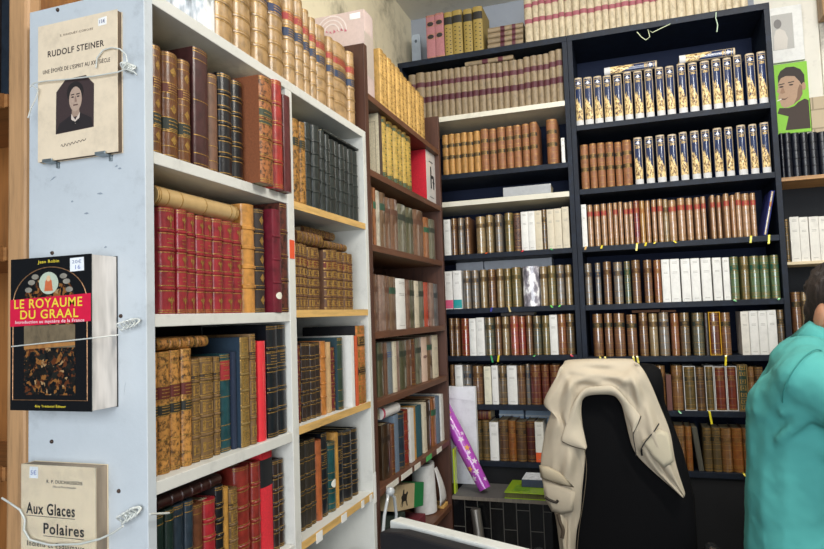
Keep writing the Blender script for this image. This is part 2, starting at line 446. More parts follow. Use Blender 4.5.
# ------------------------------------------------------------------ books
# each row: shelf, plane, height, set-back, depth, then every book as (place, thickness, height, stick-out, style[, lean]) in millimetres
ROWS = [
('WT','W',0.5150,0.012,0.16,[
(948,31.7,230,0,'wrapped'),(983.1,64.6,215,0,'vellum'),(1049.8,62.7,215,0,'vellum'),(1116.6,59.3,210,0,'vellumnavy'),(1179.9,58.9,210,0,'vellumnavy'),(1241.4,44.8,212,0,'vellumred'),(1288.4,40.8,223,0,'vellumred'),(1329.7,29.7,215,0,'vellumred'),(1359.7,30.8,207,0,'vellumred'),(1396.3,54.7,207,0,'vellumred'),(1454.3,31.6,198,0,'vellumred'),(1492.2,87.4,205,0,'vellumred'),(1580,40,208,0,'vellumred'),]),
('WA','W',0.2635,0.012,0.15,[
(814.4,26.5,177,0,'browndia'),(844.2,35.8,177,0,'browndia'),(882.7,31,178,0,'browndia'),(916.5,41.7,212,0,'plum'),(959.4,30.6,181,0,'wornbrown'),(993.4,38.8,194,0,'blackgilt'),(1034.3,35.6,194,0,'blackgilt'),(1072.7,46.5,211,38,'mottled1'),(1133.5,35.4,224,30,'redband'),(1171.8,29.3,204,30,'maroonplain'),]),
('WB','W',0.0142,0.012,0.15,[
(836.1,36.3,170,0,'redset'),(872.9,23.6,171,0,'redset'),(896.9,22.3,169,0,'redset'),(919.6,21.9,167,0,'redset'),(941.9,24.5,167,0,'redset'),(966.8,28,168,0,'redset'),(996.6,33.2,168,0,'redset'),(1030.3,30.1,168,0,'redset'),(1063.4,42,210,0,'tanband'),(1107.7,33.2,207,0,'blackorn'),(1145.4,32.4,210,13,'crimson'),(1179.2,28.7,228,12,'brownspot'),]),
('WC','W',-0.2343,0.022,0.15,[
(825.8,7.1,189,0,'mottled2'),(834.9,30.3,189,0,'mottled2'),(865.6,25.1,190,0,'mottled2'),(891.8,24.8,191,0,'mottled2'),(917.6,21.4,172,0,'brownpanel'),(940.1,35.9,173,0,'brownpanel'),(977.3,16.6,172,0,'brownpanel'),(999.1,29,175,0,'tealred'),(1029.1,12.6,177,0,'navyplain'),(1043.4,27.5,203,12,'bluegilt'),(1072.6,18.2,208,12,'brownpanel'),(1098.6,27.9,193,14,'pinkred'),(1134.3,39.2,223,12,'blackband'),(1174.6,33.3,224,12,'blackband'),]),
('WD','W',-0.4620,0.02,0.15,[
(822.7,22.6,171,0,'darkgreen'),(846.6,18.5,172,0,'darkgreen'),(866,25.4,172,0,'slate'),(892.8,19.2,172,0,'slate'),(914.2,26.2,160,0,'brownleather'),(943.2,31.6,159,0,'redhalf'),(976.1,20.9,174,0,'blackgilt'),(997.6,16.5,166,0,'tanplain'),(1015.7,24.6,159,0,'brownpanel'),(1041.9,46.6,191,0,'russet'),(1090,26.7,190,0,'russet'),(1118.5,44.6,206,0,'redblack'),(1164.2,20.3,177,0,'darkbrownband'),(1186.1,18.5,175,0,'darkbrownband'),]),
('XA','W',0.2541,0.01,0.15,[
(1261.7,27.1,193,0,'tancalf'),(1290.6,25.3,192,0,'tancalf'),(1318.7,29.7,200,0,'gray'),(1355.4,35.9,203,0,'gray'),(1395,23.4,200,0,'gray'),(1418.8,20.1,196,0,'gray'),(1443.3,34.2,191,0,'gray'),(1477.8,21,193,0,'gray'),(1502.9,27.9,192,0,'gray'),(1531.2,21.8,193,0,'gray'),(1555.9,29.7,192,0,'gray'),(1586,36.9,194,0,'gray'),]),
('XB','W',0.0193,0.014,0.15,[
(1265.4,15,148,0,'brownpan'),(1280.8,20,148,0,'brownpan'),(1301.2,19.6,147,0,'brownpan'),(1321.3,19.2,144,0,'brownpan'),(1341.8,46.1,145,0,'brownpan'),(1414.5,32.8,146,0,'brownpan'),(1447.7,36.6,149,0,'brownpan'),(1484.7,34.5,147,0,'brownpan'),(1519.6,23.3,147,0,'brownpan'),(1543.3,37.6,146,0,'brownpan'),]),
('XC','W',-0.2283,0.02,0.16,[
(1275.6,13.3,170,0,'oxblood'),(1293.9,19.7,174,0,'darkbrownband'),(1314,20.8,173,0,'darkbrownband'),(1336.6,24.4,171,0,'darkbrownband'),(1361.5,24.2,172,0,'darkbrownband'),(1387.1,25,173,0,'orangetan'),(1417.4,27.1,169,0,'lighttan'),(1446,19.4,155,0,'oxblood'),(1468.1,29.6,178,6,'greenhalf'),(1516.6,18.5,181,20,'whitepb'),(1542.3,16.4,179,18,'orangered'),(1561.7,59,204,18,'orangeorn'),]),
('XD','W',-0.4684,0.03,0.15,[
(1294.9,25.6,194,0,'blackbrown'),(1320.9,25.6,194,0,'blackbrown'),(1346.9,23.4,193,0,'blackbrown'),(1372.3,26.3,183,0,'rust'),(1402.1,27.3,194,0,'blackband'),(1439.2,33.8,165,0,'teal'),(1474.5,16.4,183,0,'tanplain'),(1493,27,180,0,'blackband'),(1530.7,48,174,0,'blackgilt'),(1581.7,34.6,173,0,'blackgilt'),]),
('B1','W',0.6360,0.012,0.17,[
(1700.9,69.2,257,0,'boxpink'),(1815.5,34.4,185,0,'ochre'),(1850.2,35.5,184,0,'ochre'),(1886.2,36.8,182,0,'ochre'),(1923.4,38.1,180,0,'ochre'),(1961.8,39.5,179,0,'ochre'),(2001.7,40.9,177,0,'ochre'),(2043,42.4,175,0,'ochre'),(2085.8,44,173,0,'ochre'),(2130.3,45.8,171,0,'ochre'),(2176.4,47.6,169,0,'ochre'),(2224.4,49.5,167,0,'ochre'),]),
('B2','W',0.4163,0.015,0.17,[
(1800.5,24.6,198,0,'booklet'),(1829.7,38.4,198,0,'giltgreen'),(1886.2,45.2,198,0,'giltgreen'),(1936.5,39.6,198,0,'giltgreen'),(1979.4,35.1,198,0,'giltgreen'),(2019,33.3,198,0,'giltgreen'),(2055.8,57.1,196,0,'giltgreen'),(2276.7,118.3,198,0,'redwhite'),]),
('B3','W',0.2022,0.015,0.14,[
(1708.4,23.2,176,0,'jbrown'),(1733.6,19.9,172,0,'jorange'),(1755.4,34.9,168,0,'jcream'),(1790.7,41.3,168,0,'jbrowng'),(1832.4,50.1,161,0,'jbrown'),(1882.9,65.8,164,0,'jbrown'),(1949.2,88.4,159,0,'jgreengray'),(2038,79.3,160,0,'jgreen'),(2121,110.4,165,0,'jbrown'),(2234.3,57.9,152,0,'jorange'),(2295.1,71.5,153,0,'jgreengray'),]),
('B4','W',-0.0444,0.02,0.14,[
(1724.7,45.6,165,0,'jbrown'),(1772.3,51.3,165,0,'jrose'),(1825.6,36.5,165,0,'jbrown'),(1864.2,56.2,164,0,'jbrowng'),(1924.5,95.3,162,0,'whitepaper'),(2022.2,25.2,161,0,'jbrown'),(2049.8,57,161,0,'jgreen'),(2109.3,42.9,161,0,'cream'),(2154.9,56.5,161,0,'jgreengray'),(2214.2,63.1,160,0,'redplain'),(2280.2,49.6,160,0,'jrose'),(2332.8,62.2,159,0,'jgray'),]),
('B5','W',-0.2351,0.02,0.14,[
(1754.7,43.8,158,0,'jgreen'),(1800.6,22.9,156,0,'jbrown'),(1825.6,45.3,155,0,'bluegraylines'),(1873.1,26.5,155,0,'cream'),(1901.8,30.9,155,0,'jrose'),(1935,68.2,154,0,'jgreen'),(2005.7,49.7,153,0,'jbrown'),(2057.8,43.3,155,0,'brownleather'),(2103.8,55.4,155,0,'jgreengray'),(2168.7,58.6,156,0,'pinkcream'),(2230.1,59.2,157,0,'jbrowng'),(2292.2,75.7,157,0,'cream'),]),
('B6','W',-0.4761,0.02,0.14,[
(1776.4,64.5,157,0,'jdark'),(1843.1,20.5,150,0,'brownleather'),(1865.7,42.7,171,0,'bluegray'),(1913.5,46.7,173,0,'slate'),(1962.5,39.9,172,0,'russet'),(2004.8,36.3,171,0,'whitepb'),(2043.5,31.2,171,0,'tanplain'),(2077.3,70.2,167,0,'tealred2'),(2150.1,36.6,169,0,'cream'),(2189.5,61.2,171,0,'jdark'),(2253.6,52.9,172,0,'jorange'),(2309.4,48.6,171,0,'bluegray'),(2361.1,33.9,172,0,'whitepb'),]),
('LT','B',1.0930,0.008,0.16,[
(-776.5,39.5,192,0,'pink'),(-735.7,37.8,194,0,'pink'),(-695.8,34.8,191,0,'goldblack'),(-659.7,42.3,192,0,'goldblack'),(-611.7,37.6,189,0,'goldblack'),(-570.3,41,191,0,'goldblack'),]),
('RT','B',1.0930,0.006,0.16,[
(-355.3,33.3,201,0,'palered'),(-321.6,24.2,205,0,'palered'),(-297,26.4,209,0,'palered'),(-270.2,26.7,201,0,'palered'),(-243.1,25.3,205,0,'palered'),(-217.4,22.8,209,0,'palered'),(-194.2,29.3,201,0,'palered'),(-164.5,29.5,205,0,'palered'),(-134.6,27.7,209,0,'palered'),(-106.5,27.9,201,0,'palered'),(-78.3,27.3,205,0,'palered'),(-50.5,25.2,209,0,'palered'),(-24.9,25.5,201,0,'palered'),(1,20.5,205,0,'palered'),(21.8,30.3,209,0,'palered'),(52.6,24.2,201,0,'palered'),(77.2,25.2,205,0,'palered'),(102.7,24.3,209,0,'palered'),(127.4,22,201,0,'palered'),(149.8,24,205,0,'palered'),(174.2,21.7,209,0,'palered'),(196.3,25.8,201,0,'palered'),(222.5,30.9,205,0,'palered'),(253.8,28.2,209,0,'palered'),(282.4,25.6,201,0,'palered'),(308.4,25.4,205,0,'palered'),(334.2,28.6,209,0,'palered'),(363.2,26.1,201,0,'palered'),(389.7,23.2,205,0,'palered'),(413.2,26,209,0,'palered'),(439.7,26.2,201,0,'palered'),]),
('L1','B',0.8316,0.012,0.16,[
(-868.5,34.2,207,0,'brownred'),(-833.9,41.6,210,0,'brownred'),(-791.9,28.3,207,0,'brownred'),(-763.2,23.2,206,0,'brownred'),(-739.6,21.7,206,0,'brownred'),(-717.5,29.5,207,0,'brownred'),(-687.6,25,206,0,'brownred'),(-662.2,28.3,207,0,'brownred'),(-633.5,26.4,205,0,'brownred'),(-606.7,21.9,203,0,'brownred'),(-584.4,25.2,203,0,'brownred'),(-558.8,31.8,203,0,'brownred'),(-526.6,21.5,202,0,'brownred'),(-504.7,23.1,201,0,'brownred'),(-481.2,25.4,199,0,'brownred'),(-455.4,25.3,201,0,'brownred'),(-429.7,35.8,201,0,'brownred'),(-393.5,24.5,199,0,'brownred'),(-368.7,27.2,206,0,'brownred'),(-341.1,27.4,206,0,'brownred'),(-313.3,23.6,206,0,'brownred'),(-289.3,24.3,207,0,'brownred'),(-264.6,24.9,213,0,'brownred'),(-239.3,27.1,217,0,'brownred'),]),
('L2','B',0.5831,0.012,0.14,[
(-726.1,27.6,173,0,'ochre2'),(-697.1,24.8,174,0,'ochre2'),(-671,26,173,0,'ochre2'),(-643.3,25.8,174,0,'ochre2'),(-615.8,24.4,172,0,'ochre2'),(-588.9,26.8,173,0,'ochre2'),(-559.7,32.4,178,0,'tancalf2'),(-523.9,29.3,175,0,'tancalf2'),(-490.1,32.7,177,0,'tancalf2'),(-453.6,29.2,177,0,'tancalf2'),(-422.4,30.6,177,0,'tancalf2'),(-387.4,28.7,178,0,'tancalf2'),(-355.5,30.1,181,0,'tancalf2'),(-289.2,41.8,184,0,'tancalf2'),(-232.2,12.9,102,0,'whitepaper'),]),
('L3','B',0.4670,0.01,0.12,[
]),
('L4','B',0.2431,0.012,0.12,[
(-732,28.3,152,0,'whitepaper'),(-699.9,22,154,0,'pbrown'),(-671,23.2,154,0,'psilver'),(-639.7,20,154,0,'pbrown'),(-595.1,37.4,153,0,'pbeige'),(-551,26.3,156,0,'pbeige'),(-513.6,27.3,157,0,'psilver'),(-474.8,33.9,159,0,'polive'),(-436.4,27.6,155,0,'brownmottle'),(-406.5,29,158,0,'whitepaper'),(-377.1,26.4,158,0,'whitepaper'),(-350.4,27,158,0,'cream'),(-322.6,17.4,160,0,'pdarktan'),(-302.5,26.7,159,0,'creampaper'),(-275.4,30,160,0,'creampaper'),(-243.5,27,164,0,'creampaper'),]),
('L5','B',0.0184,0.012,0.12,[
(-737.1,34.2,158,0,'whitepink'),(-699.5,35.2,159,0,'whiteteal'),(-657.6,30.6,158,0,'psilver'),(-621.1,27.8,157,0,'psilver'),(-585.8,25.9,157,0,'pbeige'),(-552,28.6,157,0,'pbrown'),(-517.3,27.5,158,0,'pbeige'),(-484.5,25.3,157,0,'polive'),(-454.8,35.1,160,0,'polive'),(-410.8,64.9,161,0,'foil'),(-341.5,27.9,157,0,'pbeige'),(-310.1,29.6,159,0,'polive'),(-275.8,28.2,159,0,'psilver'),(-241.8,24.5,158,0,'pbeige'),]),
('L6','B',-0.1756,0.012,0.12,[
(-726.4,21.1,156,0,'pbrown'),(-702.4,21,155,0,'pbrown'),(-675.1,36,153,0,'pred'),(-637.8,27.3,152,0,'whitepaper'),(-609.2,33,155,0,'whitepaper'),(-573.8,37.6,154,0,'pgraygreen'),(-531.7,24.2,156,0,'pbrown'),(-503,27.3,155,0,'pbeige'),(-469.3,31.9,158,0,'ppink'),(-435,25.6,155,0,'pred'),(-405,23.4,157,0,'pbrown'),(-377.2,31.1,155,0,'pgraygreen'),(-341.7,29.3,155,0,'polive'),(-311.3,29.9,157,0,'whitepaper'),(-280.2,30.4,158,0,'pterra'),(-247.9,30.9,159,0,'pdarktan'),]),
('L7','B',-0.3723,0.012,0.12,[
(-728.8,18.4,160,0,'pbrown'),(-705.8,31,159,0,'whitepaper'),(-671.8,31.6,159,0,'pgray'),(-634,41.3,155,0,'pbrown'),(-584,28.5,152,0,'creamgreen'),(-552.3,25.4,156,0,'whitepaper'),(-526.5,34.1,155,0,'pdarktan'),(-489.9,39,155,0,'whitepaper'),(-449.6,31.5,155,0,'pbrown'),(-413.8,14.3,161,0,'pgray'),(-397.9,41.7,157,0,'predbrown'),(-352.7,28.8,157,0,'predbrown'),(-319.6,40.1,157,0,'predbrown'),]),
('L8','B',-0.5969,0.012,0.12,[
(-631.8,28.2,157,0,'dolive'),(-602.4,31.3,160,0,'dolive'),(-570.7,35.1,152,0,'whitepaper'),(-533.6,37.6,163,0,'dbrown'),(-495.6,30.5,159,0,'dorange'),(-464.7,40.5,156,0,'dbrown'),(-422.2,33.4,159,0,'dmaroon'),(-387.6,32.8,156,0,'whiteorange'),]),
('S1','B',0.7245,0.012,0.15,[
(-169.5,28.8,195,0,'navypict'),(-134.5,32,192,0,'navypict'),(-96.8,31,191,0,'navypict'),(-59.8,29.6,187,0,'navypict'),(-23.1,32.2,185,0,'navypict'),(15.8,29.4,190,0,'navypict'),(53.2,31.6,188,0,'navypict'),(93.2,29.5,189,0,'navypict'),(132.4,29.2,190,0,'navypict'),(169.4,29.6,190,0,'navypict'),(210.3,30.3,193,0,'navypict'),(249.4,31.4,190,0,'navypict'),(291.2,31.4,189,0,'navypict'),(330.8,31.1,191,0,'navypict'),(369.7,28.4,190,0,'navypict'),(404.9,26.8,194,0,'navypict'),(445,30.1,194,0,'navypict'),(483,28.9,194,0,'navypict'),]),
('S2','B',0.4694,0.012,0.15,[
(-161.1,30.1,179,0,'tancalf2'),(-126,26,179,0,'tancalf2'),(-97,28.8,179,0,'tancalf2'),(-64.3,29,177,0,'tancalf2'),(-30.9,25.8,174,0,'tancalf2'),(-2.1,32.5,178,0,'tancalf2'),(40.3,29.7,183,0,'navypict'),(80.8,29.3,182,0,'navypict'),(120.8,30.8,183,0,'navypict'),(163.7,30.1,181,0,'navypict'),(203.6,27.4,184,0,'navypict'),(242.8,29.1,184,0,'navypict'),(279.9,28.5,183,0,'navypict'),(321,29.2,185,0,'navypict'),(360.3,26.3,184,0,'navypict'),(400.5,29.3,186,0,'navypict'),(440.7,26,185,0,'navypict'),(477.8,27.7,186,0,'navypict'),]),
('S3','B',0.2425,0.012,0.12,[
(-167.9,19,168,0,'whitepaper'),(-144.7,18.8,164,0,'predlab'),(-120.2,21.3,163,0,'predlab'),(-94,20.1,164,0,'predlab'),(-69.8,18.9,164,0,'ptan'),(-47.6,15.1,164,0,'predlab'),(-29.2,15.7,166,0,'ptan'),(-9,16,162,0,'predlab'),(9.2,14.1,163,0,'predlab'),(27.3,19.5,165,0,'dcrimson'),(49,17.6,163,0,'pochre'),(69.5,16.8,162,0,'ptan'),(92,15.6,163,0,'predlab'),(113.3,17.3,164,0,'predlab'),(132.7,17.2,162,0,'pbeige'),(152,25.8,157,0,'predlab'),(183.5,25.2,162,0,'predlab'),(213.9,20.9,159,0,'predlab'),(242.4,18.7,159,0,'predlab'),(265.3,14.9,160,0,'predlab'),(297.2,14.1,162,0,'predlab'),(319.7,11.7,160,0,'predlab'),(341.8,17.9,164,0,'predlab'),(365,14.2,157,0,'ptan'),(382.2,16.7,164,0,'predlab'),(402.6,23.8,159,0,'predlab'),(430.4,16.2,158,0,'predlab'),(464.1,12.5,163,0,'bluelean',12),]),
('S4','B',0.0154,0.012,0.12,[
(-167.2,26,162,0,'psilver'),(-127,19.4,162,0,'pgray'),(-97.2,29.2,165,0,'pbrown'),(-59.1,32.5,161,0,'psilver'),(-19.6,22.1,162,0,'pgreenish'),(7.9,30.5,165,0,'pbrown'),(51,29.5,163,0,'pbrown'),(87.6,26,161,0,'pterra'),(114.8,28,161,0,'whitepaper'),(144.9,32.6,161,0,'whitepaper'),(182.7,30.9,159,0,'whitepaper'),(216.4,30.3,159,0,'whitepaper'),(251.5,33.3,158,0,'whitepaper'),(290.6,29,157,0,'whitepaper'),(324.6,21.8,156,0,'whitepaper'),(349.8,27.2,157,0,'pgreen'),(384.6,26.6,156,0,'polive'),(415.2,29.6,156,0,'pgreen'),(447.5,28.7,155,0,'pgreen'),(481.5,26.6,155,0,'pgreen'),]),
('S5','B',-0.1849,0.012,0.12,[
(-147,36.8,164,0,'pbrown2'),(-102.4,29,165,0,'pbrown2'),(-67.8,39.3,164,0,'pbrown2'),(-20.9,35.6,158,0,'pbrown2'),(23.7,30.6,163,0,'pbrown'),(59.6,29.9,159,0,'pbeige'),(94.9,34.5,162,0,'psilver'),(136.7,27.3,158,0,'pterra'),(168.5,32.2,159,0,'pdarktan'),(211.3,39.2,157,0,'pgraygreen'),(252.3,12,156,0,'ddark'),(266,39,158,0,'yellowsides'),(307.1,31.3,155,0,'pbrown2'),(372.8,25.6,157,0,'whitebox'),(400.4,28.3,158,0,'whitepaper'),(429.7,28,158,0,'whitepaper'),(458.8,29.1,159,0,'whitepaper'),(491.4,21.1,159,0,'pdarktan'),]),
('S6','B',-0.3864,0.012,0.12,[
(70.7,35.6,165,0,'dtan'),(108.1,18,131,0,'dmauve'),(128.2,38.8,165,0,'dtan'),(169,41.1,162,0,'dolivesl'),(212.5,27.5,158,0,'dbrown'),(242.2,29,163,0,'dolivesl'),(273.2,38.9,160,0,'dredsl'),(313.9,34.6,161,0,'dredsl'),(351.2,31.4,167,0,'greenorn'),(384.2,21.5,159,0,'dtan'),(407,27.4,158,0,'dbrown'),]),
('S7','B',-0.6054,0.012,0.12,[
(81.6,40.4,159,0,'dtan'),(126.1,36.5,162,0,'dtan'),(163.7,22,160,0,'dorange'),(202.9,18,158,0,'dgrayg',-6),(223,29.6,157,0,'dolive'),(253.7,28.7,158,0,'dolive'),(283.4,35.9,156,0,'dtan'),(320.4,33.6,156,0,'dorange'),(355.7,30.4,157,0,'dtan'),]),
('F1','B',0.4590,0.01,0.12,[
(555.7,10.4,169,0,'navyb'),(567.8,24,168,0,'navyb'),(593.5,26.1,165,0,'navyb'),(621.7,24.3,162,0,'navyb'),(649.6,27.6,160,0,'navyb'),(679.2,27.1,158,0,'navyb'),(707.9,26.6,156,0,'navyb'),(736.1,26.4,155,0,'navyb'),]),
('F2','B',0.1470,0.01,0.12,[
(551.2,11.6,159,0,'dolive'),(566.7,29.9,165,0,'whitebox'),(598,27.7,162,0,'whitebox'),(628.3,30.3,161,0,'whitebox'),(660.3,29.1,160,0,'whitebox'),(691.1,29.5,158,0,'whitebox'),]),
('F3','B',-0.1300,0.01,0.12,[
(556.7,30,166,0,'pbrown2'),(588.9,15.2,165,0,'pbeige'),(606.1,28,164,0,'pbrown2'),(636.1,29.3,163,0,'pbrown2'),]),
]
FLATS = [
('WB', 'W', 824.2, 185.8, 219.2, 31.8, 0.012, 0.13, 'creamvellum', 'WB', 'cream vellum book lying flat on the crimson set volumes'),
('WC', 'W', 830.8, -42.7, 128.0, 18.7, 0.022, 0.13, 'mottled2b', 'WC', 'mottled tan calf book lying flat on the tan calf volumes'),
('WD', 'W', 826.3, -287.4, 162.9, 19.1, 0.02, 0.12, 'darkbrownflat', 'WD', 'dark brown banded book lying flat on the dark green volumes'),
('XA', 'W', 1406.1, 454.7, 215.7, 6.1, 0.01, 0.1, 'gray', 'XA', 'grey-green leather book lying flat on the grey-green set'),
('XB', 'W', 1272.7, 167.9, 126.0, 30.8, 0.014, 0.12, 'brownpan', 'XB', 'small brown gilt volume lying flat, nearest one on the brown set'),
('XB', 'W', 1403.6, 168.9, 132.1, 18.2, 0.014, 0.12, 'brownpan', 'XB', 'small brown gilt volume lying flat, right one on the brown set'),
('XB', 'W', 1372.0, 200.5, 170.0, 21.0, 0.05, 0.1, 'brownpan', 'XB', 'small brown gilt volume lying flat, topmost and rearmost on the brown set'),
('B6', 'W', 1776.9, -302.5, 142.3, 32.0, 0.02, 0.06, 'whitebooklet', 'B6', 'white booklet lying flat on books, pink mark on its end'),
('L1', 'B', -611.5, 1037.2, 203.1, 19.3, 0.012, 0.12, 'brownred', 'L1', 'calf volume with dark red labels lying flat on the beige-brown set'),
('L3', 'B', -472.2, 467.6, 191.8, 38.1, 0.01, 0.12, 'foilwhite', 'L3', 'pale plastic-wrapped book lying alone on the pale third shelf'),
('LT', 'B', -510.6, 1093.6, 146.4, 21.5, 0.008, 0.12, 'brownred', 'LT', 'calf volume lying flat, lowest of four stacked beside the gold books'),
('LT', 'B', -509.7, 1116.4, 146.5, 21.5, 0.008, 0.12, 'brownred', 'LT', 'calf volume lying flat, second from the bottom of four stacked beside the gold books'),
('LT', 'B', -508.7, 1139.2, 146.6, 21.5, 0.008, 0.12, 'brownred', 'LT', 'calf volume lying flat, third from the bottom of four stacked beside the gold books'),
('LT', 'B', -507.8, 1162.0, 146.6, 21.5, 0.008, 0.12, 'brownred', 'LT', 'calf volume lying flat, topmost of four stacked beside the gold books'),
('S1', 'B', -53.2, 915.1, 193.7, 30.0, 0.012, 0.14, 'navypict', 'S1', 'blue picture-spined volume lying flat, left one on the top row'),
('S1', 'B', 221.1, 919.1, 191.5, 30.8, 0.012, 0.14, 'navypict', 'S1', 'blue picture-spined volume lying flat, right one on the top row'),
('S5', 'B', 1.0, -21.3, 101.4, 9.8, 0.05, 0.1, 'brownflat', 'S5', 'thin brown book lying flat, left one on the fifth right shelf'),
('S5', 'B', 105.9, -22.3, 53.2, 7.3, 0.05, 0.1, 'brownflat', 'S5', 'thin brown book lying flat, right one on the fifth right shelf'),
('L6', 'B', -506.6, -17.0, 134.0, 12.7, 0.03, 0.1, 'grayflat', 'L6', 'thin grey book lying flat behind the sixth-shelf row'),
('L8', 'B', -625.9, -436.3, 62.3, 37.2, 0.02, 0.1, 'dmaroonflat', 'L8', 'dark red book lying flat on the eighth-shelf olive books'),
]


W_ = 'leather_book'
# style: colour, surface, spine roundness, raised bands, gilding, labels (centre, height, colour), words, extras
ST = {}
def S_(sn, hexc, kind, r, b, g, labs, words, **x):
    ST[sn] = dict(c=(hexc, kind), r=r, b=b, g=g, L=labs, w=words, x=x)
RED, NAV, BLK, GRN = '#8c1f28', '#1f2c48', '#17161a', '#26352a'
S_('vellum', '#b18e5f', 'leather', .34, 5, 1, [], 'tan calf volume with raised bands')
S_('vellumnavy', '#b18e5f', 'leather', .34, 5, 1, [(.72, .11, '#26345a')], 'tan calf volume with navy label')
S_('vellumred', '#b8966a', 'leather', .34, 5, 1, [(.76, .10, '#a63a3a'), (.58, .10, '#2b3a58')], 'tan calf volume, red and blue labels')
S_('wrapped', '#d4dade', 'foil', .02, 0, 0, [], 'pale book in shiny plastic wrap', n='book')
S_('browndia', '#714423', 'leather', .3, 0, 2, [(.32, .13, '#20281f'), (.66, .09, '#5d2a1c')], 'brown book with gilt diamonds', orn='dia', dz=(.18, .47, .82))
S_('plum', '#4a2a2a', 'leather', .12, 0, 1, [], 'tall plum-brown smooth leather book', nb=2)
S_('wornbrown', '#6b4b38', 'worn', .3, 0, 1, [], 'rubbed brown leather book')
S_('blackgilt', '#17171b', 'leather', .28, 5, 1, [], 'black book with gilt bands')
S_('mottled1', '#9c6136', 'calf', .15, 4, 1, [(.62, .14, '#39402f')], 'thick mottled calf book, dark label', board='#7b4526')
S_('redband', '#a8322c', 'leather', .3, 4, 1, [], 'red leather book with raised bands')
S_('maroonplain', '#60282a', 'leather', .15, 0, 0, [], 'thin maroon leather book')
S_('redset', '#98262f', 'leather', .3, 4, 2, [], 'crimson set volume with raised bands', orn='fleur')
S_('tanband', '#c98e45', 'leather', .3, 4, 0, [], 'honey tan book with heavy bands', thick=1)
S_('blackorn', '#2b211d', 'worn', .3, 4, 2, [], 'dark ornate gilt book', orn='dia')
S_('crimson', '#701c2c', 'leather', .15, 3, 0, [(.16, .07, '#e6e2d2')], 'dark crimson book with white spot', oval=1)
S_('brownspot', '#57291f', 'calf', .12, 3, 1, [], 'tall spotted red-brown book')
S_('mottled2', '#b07c3c', 'calf', .34, 0, 1, [(.66, .11, '#5e2018'), (.52, .09, '#20221c')], 'mottled tan calf, two dark labels')
S_('mottled2b', '#a8743c', 'calf', .35, 4, 1, [(.75, .12, '#3d2418')], 'mottled tan calf book')
S_('brownpanel', '#6d5230', 'worn', .3, 4, 2, [(.80, .08, '#3a2a1c')], 'old brown gilt-panelled book', orn='bar')
S_('tealred', '#1f4a50', 'leather', .15, 0, 1, [(.83, .20, '#9c2a2e')], 'teal book with red title label')
S_('navyplain', '#1e2a40', 'cloth', .12, 0, 0, [], 'thin plain navy book')
S_('bluegilt', '#7e6636', 'worn', .15, 5, 2, [], 'tall gilt-spined book, blue boards', board='#1d3346', orn='bar')
S_('pinkred', '#e0343e', 'gloss', .15, 0, 0, [], 'glossy bright red smooth book')
S_('blackband', '#12161e', 'leather', .15, 4, 1, [(.70, .10, '#1b1b1e')], 'glossy black book with bands')
S_('darkgreen', '#20322c', 'leather', .28, 0, 1, [], 'dark green leather book', nb=3)
S_('slate', '#2b3742', 'leather', .28, 0, 1, [], 'slate blue-grey leather book', nb=3)
S_('brownleather', '#6a3f28', 'leather', .28, 0, 1, [], 'plain brown leather book')
S_('redhalf', '#a3262e', 'leather', .3, 4, 1, [], 'red half-leather book, cream pages', board='#7c2424')
S_('tanplain', '#b5853c', 'worn', .3, 0, 0, [], 'thin ochre calf book')
S_('russet', '#8c2f26', 'leather', .3, 4, 1, [], 'russet leather book with raised bands')
S_('redblack', '#cf2632', 'cloth', .08, 0, 0, [(.78, .26, '#14161a')], 'bright red book, black label')
S_('darkbrownband', '#2e201b', 'leather', .3, 5, 1, [], 'dark brown book with bands')
S_('tancalf', '#ab7a3a', 'calf', .2, 0, 1, [(.73, .10, '#23281f')], 'tan calf book with black label')
S_('tancalf2', '#8c5c3c', 'worn', .34, 0, 1, [(.72, .09, '#3a2f28'), (.44, .09, '#33291f')], 'brown calf, two dark labels')
S_('gray', '#2a312f', 'leather', .3, 5, 0, [], 'grey-green leather book, raised bands', board='#1f2423')
S_('brownpan', '#5e3d25', 'worn', .34, 5, 2, [(.74, .13, '#6a2419')], 'small brown gilt-panelled volume', orn='bar')
S_('oxblood', '#6b2524', 'leather', .3, 4, 2, [], 'thin oxblood gilt book', orn='dia')
S_('orangetan', '#bd7836', 'leather', .3, 4, 0, [], 'orange-tan leather book')
S_('lighttan', '#b8966a', 'worn', .3, 0, 0, [], 'light tan worn book')
S_('greenhalf', '#2c3f33', 'leather', .15, 0, 1, [], 'dark green book, blue-green boards', board='#274049')
S_('whitepb', '#dcdad4', 'paper', .02, 0, 0, [], 'white paperback', n='paperback', txt=0)
S_('orangered', '#c0532a', 'cloth', .1, 0, 0, [], 'thin orange-red book')
S_('orangeorn', '#b5713a', 'worn', .1, 0, 2, [(.80, .12, '#3a2415'), (.42, .10, '#3a2415')], 'tall orange-tan spine, black boards', board='#17181d', orn='bar')
S_('blackbrown', '#2a241c', 'worn', .25, 4, 1, [], 'black and brown worn banded book')
S_('rust', '#ad5f34', 'leather', .3, 0, 0, [], 'rust orange smooth leather book')
S_('teal', '#17494a', 'leather', .28, 0, 1, [(.40, .12, '#dfe0d6')], 'teal book with white oval', oval=1)
S_('boxpink', '#d9c3bd', 'gloss', .02, 0, 0, [(.5, .5, '#b4a79c')], 'large pale pink book in plastic', n='book', rings=1)
S_('ochre', '#c7a05c', 'worn', .12, 0, 2, [], 'yellow ochre volume, brown decoration', orn='dark')
S_('booklet', '#46372c', 'cloth', .05, 0, 0, [], 'cream covered thin book', board='#d9ceb0')
S_('giltgreen', '#b59648', 'worn', .3, 0, 2, [(.07, .1, '#46583e'), (.93, .06, '#46583e')], 'gold book with green spine ends', orn='dark')
S_('redwhite', '#e2e0dc', 'gloss', .01, 0, 0, [], 'red box file, white spine', board='#c2182c', n='box_file', hglyph=1)
